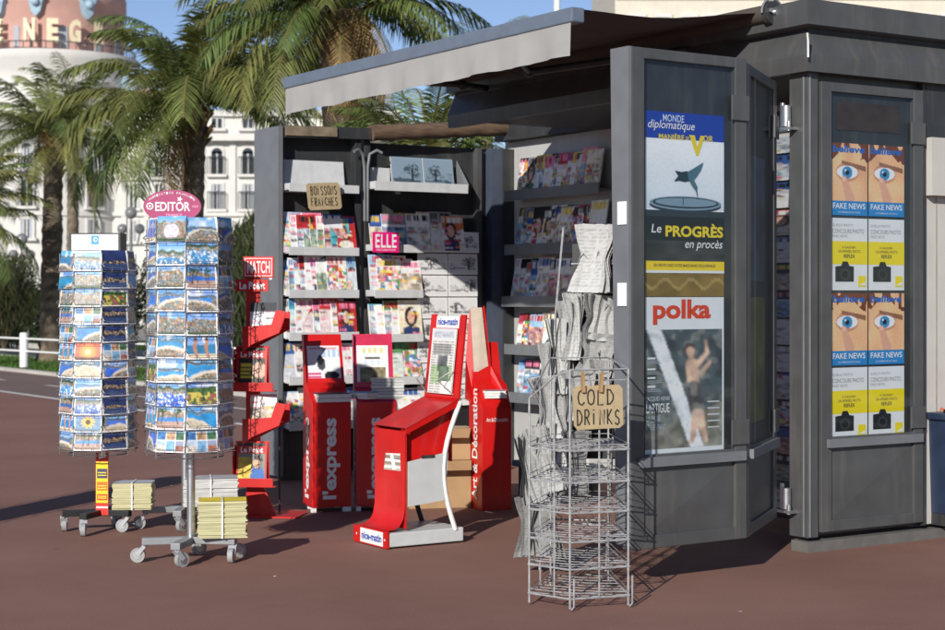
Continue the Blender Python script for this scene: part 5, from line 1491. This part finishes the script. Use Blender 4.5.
for i, (px, py) in enumerate(((275, 577), (171, 486), (40, 470), (740, 612))):
    q = gp(px, py); b = MB(); b.add([(-.007, -.01, .002), (.008, -.008, .004), (.006, .01, .003), (-.006, .008, .005)], [(0, 1, 2, 3)], PAPERW); o = b.build('litter'); o.location = (q[0], q[1], 0); o.rotation_euler = (0, 0, i * 1.3)
    tag(o, 'tiny white scrap of paper on the pavement, %s' % ('in front of the oval sign rack', 'between the two postcard racks', 'left of the box sign rack', 'in front of the folding door')[i], 'litter', 'paper scraps on the pavement')

# ------------------------------------------------------------------ vegetation
LEAF = colmat('palm leaf', .55, .25); BARK = colmat('palm bark', .95)


def palm(label, loc, h, r0, nf, length, seed, droop=1.0, skirt=.25, lean=(0, 0), name='palm_tree', leaflets=40, clear=0.0):
    rr = random.Random(seed)
    t = thing(name, label, 'palm tree', loc, 0, 'palm trees along the lawn')
    b = MB(); K_ = int(h * 9); n_ = 14; vs = []; fs = []; cs = []
    for i in range(K_ + 1):
        u_ = i / K_; z = h * u_
        r_ = r0 * (1.15 - .25 * u_ + (.35 * max(0, u_ - .82) / .18)) * (1 + .07 * (i % 2)) * (1 + .25 * max(0, .06 - u_) / .06)
        for k in range(n_):
            a = 2 * math.pi * k / n_ + i * .22
            j_ = 1 + rr.uniform(-.09, .09)
            vs.append((lean[0] * u_ + r_ * j_ * math.cos(a), lean[1] * u_ + r_ * j_ * math.sin(a), z))
            g = rr.uniform(.5, 1.25) * (.7 if i % 2 else 1.1); cs.append((.2 * g, .155 * g, .11 * g))
    for i in range(K_):
        for k in range(n_): fs.append((i * n_ + k, i * n_ + (k + 1) % n_, (i + 1) * n_ + (k + 1) % n_, (i + 1) * n_ + k))
    b.add(vs, fs, BARK, cs)
    # old frond bases
    for k in range(46):
        a = rr.uniform(0, 6.28); z = h - rr.uniform(-.05, .55); r_ = r0 * 1.2
        p0 = Vector((lean[0] + r_ * .8 * math.cos(a), lean[1] + r_ * .8 * math.sin(a), z)); p1 = p0 + Vector((math.cos(a) * .14, math.sin(a) * .14, rr.uniform(.1, .3)))
        s0 = len(b.v); b.tube([p0, p1], [.04, .022], BARK, 5)
        g = rr.uniform(.6, 1.2)
        for q in range(s0, len(b.v)): b.c[q] = (.26 * g, .17 * g, .07 * g)
    b.build('trunk', t)
    b = MB(); base = Vector((lean[0], lean[1], h))
    vs = []; fs = []; cs = []
    for f in range(nf):
        a = f * 2.39996 + rr.uniform(-.2, .2); q = (f + .5) / nf
        dry = rr.random() < skirt and q > .6
        el = R(86 - 98 * q + rr.uniform(-8, 8)) if not dry else R(rr.uniform(-60, -20))
        if clear and math.cos(a) > -.1:
            if dry: continue
            el += R(clear) * q
        L_ = length * rr.uniform(.82, 1.1) * (.8 if dry else 1)
        p = base + Vector((math.cos(a), math.sin(a), 0)) * r0 * .6 + Vector((0, 0, rr.uniform(-.2, .25)))
        ns = 16; pos = [p]; dirs = []
        e_ = el
        for i in range(ns):
            e_ -= R((3.2 + 3.2 * i / ns) * droop * rr.uniform(.8, 1.2))
            d = Vector((math.cos(a) * math.cos(e_), math.sin(a) * math.cos(e_), math.sin(e_)))
            dirs.append(d); pos.append(pos[-1] + d * L_ / ns)
        dirs.append(dirs[-1])
        side = Vector((-math.sin(a), math.cos(a), 0))
        g0 = rr.uniform(.7, 1.3)
        if dry: base_c = (.3 * g0, .2 * g0, .085 * g0)
        else:
            yel = rr.uniform(0, 1); base_c = ((.105 + .1 * yel) * g0, (.158 + .045 * yel) * g0, (.045 + .015 * yel) * g0)
        # rachis
        s0 = len(vs)
        for i, (pp, dd) in enumerate(zip(pos, dirs)):
            w_ = .022 * (1 - i / (ns + 1)) + .004
            vs += [pp - side * w_, pp + side * w_]; c_ = (.17 * g0, .15 * g0, .05 * g0); cs += [c_, c_]
        for i in range(ns): fs.append((s0 + 2 * i, s0 + 2 * i + 1, s0 + 2 * i + 3, s0 + 2 * i + 2))
        for i in range(leaflets):
            u_ = .12 + .88 * i / leaflets; k_ = u_ * ns; i0 = min(int(k_), ns - 1); pp = pos[i0].lerp(pos[i0 + 1], k_ - i0); dd = dirs[i0]
            up = side.cross(dd)
            ll = L_ * .24 * (math.sin(math.pi * (.12 + .8 * u_)) ** .7) * rr.uniform(.85, 1.1)
            for sg in (-1, 1):
                dv = (side * sg * .8 + dd * (.45 + .5 * u_) + up * rr.uniform(.1, .45)).normalized()
                mid = pp + dv * ll * .5; tip = pp + dv * ll + Vector((0, 0, -ll * (.22 + (.5 if dry else 0)) * rr.uniform(.6, 1.5)))
                wd_v = dd * .0135 * (1.3 if not dry else .9) * (length / 2.0)
                o = len(vs); gg = rr.uniform(.75, 1.25); c_ = tuple(x_ * gg for x_ in base_c); ct = tuple(x_ * gg * 1.25 for x_ in base_c)
                vs += [pp - wd_v * .7, pp + wd_v * .7, mid + wd_v, mid - wd_v, tip]; cs += [c_, c_, c_, c_, ct]
                fs += [(o, o + 1, o + 2, o + 3), (o + 3, o + 2, o + 4)]
    b.add(vs, fs, LEAF, cs); b.build('crown', t)
    return t


def gx(px, Y): return (px - CX) / FPX * Y


palm('palm tree with a full round crown, leftmost with a clear trunk', (gx(50, 33.3), 33.3, .03), 4.4, .19, 40, 1.9, 3, lean=(.08, 0))
palm('large palm tree with drooping fronds above the pink oval sign', (gx(190, 27), 27, .03), 4.3, .17, 64, 2.5, 5, skirt=.2, lean=(.08, 0), clear=34, droop=1.2)
palm('tall palm tree with brown hanging fronds over the left display', (gx(346, 21.5), 21.5, .03), 4.95, .26, 70, 2.0, 9, droop=1.05, skirt=.38, lean=(-.05, 0))
palm('palm tree behind the awning with only its lower fronds showing', (gx(430, 19.5), 19.5, .03), 2.75, .22, 40, 1.5, 12, skirt=.2)
palm('palm tree at the left edge of the picture, only fronds showing', (gx(-45, 31), 31, .1), 2.7, .2, 44, 1.9, 14)
palm('distant palm tip showing above the awning bar', (gx(486, 62), 62, 0), 10.2, .25, 36, 2.0, 17, leaflets=20)
palm('slim bare palm trunk behind the leftmost palm, crown merging with it', (gx(73, 46), 46, .1), 6.4, .15, 24, 1.8, 21, leaflets=24)


def shrub(name, label, cat, loc, size, nleaf, seed, col, leaf=.07, group=None, blade=False):
    rr = random.Random(seed); t = thing(name, label, cat, loc, 0, group)
    b = MB()
    for k in range(7):
        a = rr.uniform(0, 6.28); b.tube([(0, 0, 0), (.2 * size[0] * math.cos(a), .2 * size[1] * math.sin(a), size[2] * .4), (.4 * size[0] * math.cos(a), .4 * size[1] * math.sin(a), size[2] * .8)], [.03, .02, .008], mat('stem brown', (.12, .09, .06), .9), 5)
    b.build('stem', t)
    b = MB(); vs = []; fs = []; cs = []
    lobes = [(Vector((rr.uniform(-.38, .38) * size[0], rr.uniform(-.38, .38) * size[1], rr.uniform(.2, .8) * size[2])), rr.uniform(.2, .36)) for _ in range(16)]
    for i in range(nleaf):
        c, r_ = lobes[i % len(lobes)]
        d = Vector((rr.gauss(0, 1), rr.gauss(0, 1), rr.gauss(0, 1))); d.normalize(); d *= rr.random() ** .4
        p = c + Vector((d.x * r_ * size[0], d.y * r_ * size[1], d.z * r_ * size[2]))
        if p.z < .02: p.z = rr.uniform(.02, .2)
        n_ = Vector((rr.gauss(0, 1), rr.gauss(0, 1), rr.gauss(0, 1) + .5)).normalized(); a_ = n_.orthogonal().normalized(); c2 = n_.cross(a_)
        l_ = leaf * rr.uniform(.6, 1.4); w_ = l_ * (.45 if not blade else .1)
        if blade: a_ = Vector((rr.uniform(-.6, .6), rr.uniform(-.6, .6), 1)).normalized(); c2 = a_.orthogonal().normalized()
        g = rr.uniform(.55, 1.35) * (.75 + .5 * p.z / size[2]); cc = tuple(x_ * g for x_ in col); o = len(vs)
        vs += [p - a_ * l_, p + c2 * w_, p + a_ * l_, p - c2 * w_]; cs += [cc] * 4; fs.append((o, o + 1, o + 2, o + 3))
    b.add(vs, fs, LEAF, cs); b.build('foliage', t)
    return t


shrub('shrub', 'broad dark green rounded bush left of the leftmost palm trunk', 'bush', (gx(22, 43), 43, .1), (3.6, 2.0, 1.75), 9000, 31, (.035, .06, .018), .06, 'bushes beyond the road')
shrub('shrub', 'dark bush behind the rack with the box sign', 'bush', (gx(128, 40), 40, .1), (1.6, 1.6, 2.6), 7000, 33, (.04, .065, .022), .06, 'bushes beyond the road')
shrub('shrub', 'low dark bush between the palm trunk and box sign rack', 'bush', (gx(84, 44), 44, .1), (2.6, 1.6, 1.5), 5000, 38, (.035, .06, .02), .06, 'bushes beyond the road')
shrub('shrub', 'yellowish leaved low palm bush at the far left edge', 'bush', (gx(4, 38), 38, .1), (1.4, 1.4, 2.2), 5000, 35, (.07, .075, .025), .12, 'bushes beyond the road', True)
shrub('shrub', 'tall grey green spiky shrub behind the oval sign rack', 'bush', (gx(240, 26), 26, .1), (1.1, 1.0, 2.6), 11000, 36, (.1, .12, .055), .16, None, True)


# globe street lamps
def lamp(label, px, Y, top):
    t = thing('street_lamp', label, 'street lamp', (gx(px, Y), Y, 0), 0, 'globe street lamps by the hotel')
    GL = mat('lamp globe', (.2, .2, .2), .12, var=.05, coat=.5)
    b = MB(); b.lathe((0, 0, 0), [(.12, 0), (.1, .3), (.06, .5), (.05, top - .5)], GREYL, 12); b.build('post', t)
    for dx, dz in ((-.27, -.5), (.27, -.5), (0, 0)):
        b = MB(); b.sphere((dx, 0, top + dz), (.19 if dx == 0 else .16), GL); g = b.build('globe', t)
        b = MB(); b.tube([(0, 0, top - 1.0), (dx * .7, 0, top - 1.0), (dx, 0, top + dz - .16)], .03, GREYL, 8); b.build('arm', g)
    return t


lamp('street lamp with a cluster of globes between the two postcard racks', 131, 52, 3.9)
lamp('street lamp with a cluster of globes at the left behind the palm', 22, 54, 3.15)

# ------------------------------------------------------------------ hotel with pink dome
HW = mat('white stucco', (.6, .585, .55), .85, var=.05, scale=1.2, dirt=.12)
HP = mat('pink render', (.56, .33, .28), .8, var=.08, scale=1.5)
HB = mat('pale blue ornament', (.33, .45, .55), .7)
HL = mat('cream letters', (.75, .66, .45), .6)
DARKG = mat('dark window glass', (.03, .035, .045), .1, var=.3, scale=1)
CURT = mat('pale curtain', (.35, .38, .42), .6)
Yh = 77.0; tx = gx(52, Yh); k_ = (Yh - 3.6) / FPX; TH = math.atan2(-tx, Yh)


def hz(py): return CH - (py - HZ) * k_


hotel = thing('hotel', 'white corner hotel with a pink drum and large cream roof letters', 'hotel', (tx, Yh, 0), 0)
RT = 3.5
b = MB(); b.lathe((0, 0, 0), [(RT, 0), (RT, hz(82)), (RT + .12, hz(80)), (RT + .12, hz(76)), (RT + .2, hz(66)), (RT + .42, hz(58)), (RT + .46, hz(52)), (RT + .42, hz(49)), (RT - .4, hz(48))], HW, 64); b.build('tower', hotel)
b = MB(); b.lathe((0, 0, 0), [(RT - .25, hz(50)), (RT - .25, hz(0)), (RT - .15, hz(-2)), (RT - .15, hz(-14)), (RT - .6, hz(-40)), (RT - 1.8, hz(-90)), (.3, hz(-120))], HP, 64); b.build('dome', hotel)
b = MB()
for k in range(48):
    a = R(-90 + (k - 24) * 5); b.tube([((RT + .25) * math.cos(a), (RT + .25) * math.sin(a), hz(48)), ((RT + .25) * math.cos(a), (RT + .25) * math.sin(a), hz(40))], .025, GREYD, 5)
b.tube([((RT + .25) * math.cos(R(a)), (RT + .25) * math.sin(R(a)), hz(41)) for a in range(-210, 31, 5)], .025, GREYD, 5); b.build('balustrade', hotel)
# letters stand round the drum
word = 'LE NEGRESCO'
offs = {0: -108, 1: -52, 3: -21.5, 4: 0.5, 5: 22, 6: 46, 7: 72, 8: 98, 9: 125, 10: 150}
b = MB(); RL = RT + .12
for i, ch in enumerate(word):
    if ch == ' ': continue
    sx = offs[i] * k_ / RL
    if abs(sx) >= .98: continue
    a = TH - math.pi / 2 + math.asin(sx)
    b.M = Matrix.Translation((RL * math.cos(a), RL * math.sin(a), hz(42))) @ Matrix.Rotation(a + math.pi / 2, 4, 'Z')
    wl = 11.5 * k_; hl = 24 * k_
    b.text(ch, -wl / 2, 0, wl / 2, hl, HL, -.12, .05); b.text(ch, -wl / 2, 0, wl / 2, hl, HL, 0, .05)
    b.M = Matrix.Identity(4); b.build('roof_letter', hotel); b = MB()
for px in (2, 37, 86, 129):
    sx = (px - 52) * k_ / (RT - .2)
    if abs(sx) > .97: continue
    a = TH - math.pi / 2 + math.asin(sx)
    b = MB(); b.M = Matrix.Translation(((RT - .2) * math.cos(a), (RT - .2) * math.sin(a), hz(16))) @ Matrix.Rotation(a + math.pi / 2, 4, 'Z')
    b.prism([(0, 0), (.22, .25), (.3, .7), (.42, .85), (.4, 1.1), (-.4, 1.1), (-.42, .85), (-.3, .7), (-.22, .25)], -.25, .1, HB); b.sphere((0, -.3, .65), .2, HB, 10, 6)
    for sg in (-1, 1): b.sphere((sg * .33, -.2, .95), .13, HB, 10, 6)
    b.M = Matrix.Identity(4); b.build('ornament', hotel, bevel=.03)
for px, w_ in ((17, 6), (63, 9), (98, 7), (118, 6)):
    sx = (px - 52) * k_ / (RT - .2); a = TH - math.pi / 2 + math.asin(sx)
    b = MB(); b.M = Matrix.Translation(((RT - .26) * math.cos(a), (RT - .26) * math.sin(a), hz(46))) @ Matrix.Rotation(a + math.pi / 2, 4, 'Z')
    b.box(-w_ * k_ / 2, w_ * k_ / 2, -.05, .3, 0, 22 * k_, CURT); b.M = Matrix.Identity(4); b.build('dome_window', hotel)


def window(px, y0, y1, wpx, yoff, arch=False, balc=True, cur=False):
    MW = Matrix.Identity(4); x0 = (px - 52) * k_
    if yoff is None:                                     # on the round tower
        a = TH - math.pi / 2 + math.asin(x0 / RT); MW = Matrix.Translation((RT * math.cos(a), RT * math.sin(a), 0)) @ Matrix.Rotation(a + math.pi / 2, 4, 'Z'); x0 = 0; yoff = -.03
    zz0, zz1 = hz(y1), hz(y0); w2 = wpx * k_ / 2
    b = MB(); b.M = MW; fo = .09
    b.box(x0 - w2 - fo, x0 - w2, yoff - .06, yoff + .05, zz0, zz1 + fo, HW); b.box(x0 + w2, x0 + w2 + fo, yoff - .06, yoff + .05, zz0, zz1 + fo, HW); b.box(x0 - w2, x0 + w2, yoff - .06, yoff + .05, zz1, zz1 + fo, HW)
    b.box(x0 - w2 - .2, x0 + w2 + .2, yoff - .22, yoff + .05, zz0 - .12, zz0, HW)
    if arch: b.prism([(x0 + (w2 + fo) * math.cos(R(a)), zz1 + fo + .01 + (w2 + fo) * math.sin(R(a))) for a in range(0, 181, 20)], yoff - .05, yoff + .02, HW)
    f = b.build('window', hotel)
    b = MB(); b.M = MW; b.box(x0 - w2, x0 + w2, yoff - .02, yoff + .0, zz0, zz1, DARKG)
    if arch: b.prism([(x0 + w2 * math.cos(R(a)), zz1 + w2 * math.sin(R(a))) for a in range(0, 181, 20)], yoff - .06, yoff - .052, DARKG)
    b.box(x0 - .03, x0 + .03, yoff - .04, yoff - .021, zz0, zz1, HW)
    if cur:
        b.box(x0 - w2, x0 - w2 * .4, yoff - .03, yoff - .022, zz0, zz1, CURT); b.box(x0 + w2 * .4, x0 + w2, yoff - .03, yoff - .022, zz0, zz1, CURT)
    b.build('pane', f)
    if balc:
        b = MB(); b.M = MW; hb = zz0 + .75
        for i in range(9): xx = x0 - w2 - .15 + (2 * w2 + .3) * i / 8; b.tube([(xx, yoff - .2, zz0), (xx, yoff - .2, hb)], .018, GREYD, 4)
        b.tube([(x0 - w2 - .15, yoff - .2, hb), (x0 + w2 + .15, yoff - .2, hb)], .025, GREYD, 4)
        b.build('railing', f)


# wings: a recessed centre and the nearer right block
b = MB(); b.box((60 - 52) * k_, (215 - 52) * k_, -1.6, 8, 0, hz(100), HW); b.box((60 - 52) * k_, (215 - 52) * k_, -1.9, -1.6, hz(106), hz(98), HW); b.box((60 - 52) * k_, (204 - 52) * k_, -1.75, -1.6, hz(214), hz(210), HW)
for px in (133, 156, 182): b.box((px - 52) * k_, (px + 5 - 52) * k_, -1.72, -1.602, 0, hz(110), HW)
b.build('wing', hotel)
b = MB(); b.box((203 - 52) * k_, (420 - 52) * k_, -3.4, 9, 0, hz(112), HW); b.box((201 - 52) * k_, (422 - 52) * k_, -3.9, -3.4, hz(141), hz(134), HW); b.box((202 - 52) * k_, (421 - 52) * k_, -3.6, -3.4, hz(116), hz(110), HW)
b.box((202 - 52) * k_, (421 - 52) * k_, -3.55, -3.4, hz(216), hz(212), HW)
for px in (213, 250, 283): b.box((px - 52) * k_, (px + 6 - 52) * k_, -3.5, -3.402, hz(212), hz(141), HW)
b.build('wing', hotel)
b = MB(); b.box((-260 - 52) * k_, (2 - 52) * k_, -2.4, 8, 0, hz(90), HW); b.box((-262 - 52) * k_, (3 - 52) * k_, -2.7, -2.4, hz(262), hz(254), HW); b.box((-262 - 52) * k_, (3 - 52) * k_, -2.7, -2.4, hz(152), hz(146), HW); b.build('wing', hotel)
b = MB(); b.lathe((0, 0, 0), [(RT + .01, hz(216)), (RT + .1, hz(215)), (RT + .1, hz(211)), (RT + .01, hz(210))], HW, 64); b.lathe((0, 0, 0), [(RT + .01, hz(144)), (RT + .12, hz(143)), (RT + .12, hz(139)), (RT + .01, hz(138))], HW, 64); b.build('string_course', hotel)
b = MB(); b.lathe(((138 - 52) * k_, -1, 0), [(.4, hz(100)), (.4, hz(76)), (.34, hz(68)), (.1, hz(60))], HB, 24); b.build('turret', hotel)
b = MB(); b.lathe(((152 - 52) * k_, -.5, 0), [(1.3, hz(101)), (1.2, hz(98)), (1.0, hz(88)), (.3, hz(80))], HP, 24); b.build('turret', hotel)
b = MB(); b.tube([((203.5 - 52) * k_, -3.55, 0), ((203.5 - 52) * k_, -3.55, hz(120))], .09, GREYL, 8); b.build('corner_shade_line', hotel)  # grey tube drawing the vertical shade line at this block's corner
for px in (28, 92): window(px, 148, 168, 11, None, True, False, True); window(px, 180, 206, 12, None, False, True); window(px, 219, 238, 12, None, False, False, True)
for px in (145, 171):
    for (y0, y1) in ((115, 132), (152, 174), (181, 206), (219, 240)): window(px, y0, y1, 7, -1.6, False, y0 == 152, y0 > 200)
for px in (237, 268, 300):
    window(px, 153, 174, 11, -3.4, True); window(px, 184, 209, 11, -3.4, False, True, True); window(px, 219, 240, 11, -3.4, False, False, True); window(px, 118, 128, 10, -3.4, False, False)
for px in (-20, -60): window(px, 120, 140, 12, -2.4); window(px, 170, 200, 12, -2.4)
for px in (12, 30, 60): window(px, 72, 80, 6, None, False, False)
# ground-floor arch at the left
b = MB(); xx0 = (30 - 52) * k_
b.prism([(xx0 + 16 * k_ * math.cos(R(a)), hz(285) + 22 * k_ * math.sin(R(a))) for a in range(0, 181, 12)] + [(xx0 - 16 * k_, 0), (xx0 + 16 * k_, 0)], -3.66, -3.3, HW)
b.prism([(xx0 + 11 * k_ * math.cos(R(a)), hz(285) + 16 * k_ * math.sin(R(a))) for a in range(0, 181, 12)] + [(xx0 - 11 * k_, 0), (xx0 + 11 * k_, 0)], -3.7, -3.67, DARKG); b.build('entrance_arch', hotel)
b = MB(); b.box(-RT - 3.2, -RT + 5, -5.6, -5.1, hz(252), hz(238), mat('gilded panel', (.42, .33, .15), .5)); b.build('gilded_band', hotel) if False else None

# pale building behind the kiosk roof on the right
Yb = 62.0; kb = Yb / FPX
bl = thing('apartment_building', 'pale cream apartment block showing above the kiosk roof', 'building', (gx(780, Yb), Yb, 0), 0)
PB_ = mat('cream stucco', (.6, .55, .46), .85, var=.06, scale=1.5, dirt=.2)
b = MB(); b.box(-165 * kb, 400 * kb, 0, 12, 0, 22, PB_)
for z in (12.4, 8.9): b.box(-167 * kb, 402 * kb, -.35, 0, z, z + .3, PB_)
b.build('wall', bl)
for i in range(14):
    xx = (-150 + i * 26) * kb
    for z in (9.6, 13.2):
        b = MB(); b.box(xx - .1, xx, -.08, 0, z, z + 2, HW); b.box(xx + .5, xx + .6, -.08, 0, z, z + 2, HW); b.box(xx - .1, xx + .6, -.1, 0, z + 2, z + 2.15, HW); f = b.build('window', bl)
        b = MB(); b.box(xx, xx + .5, -.03, -.005, z, z + 2, CURT); b.build('pane', f)
# slim white pole against the sky
b = MB(); b.lathe((0, 0, 0), [(.09, 0), (.075, 4), (.06, 9)], WHITE, 12); o = b.build('flag_pole'); o.location = (gx(557, 34), 34, 0); tag(o, 'slim white pole rising behind the awning bar', 'pole')
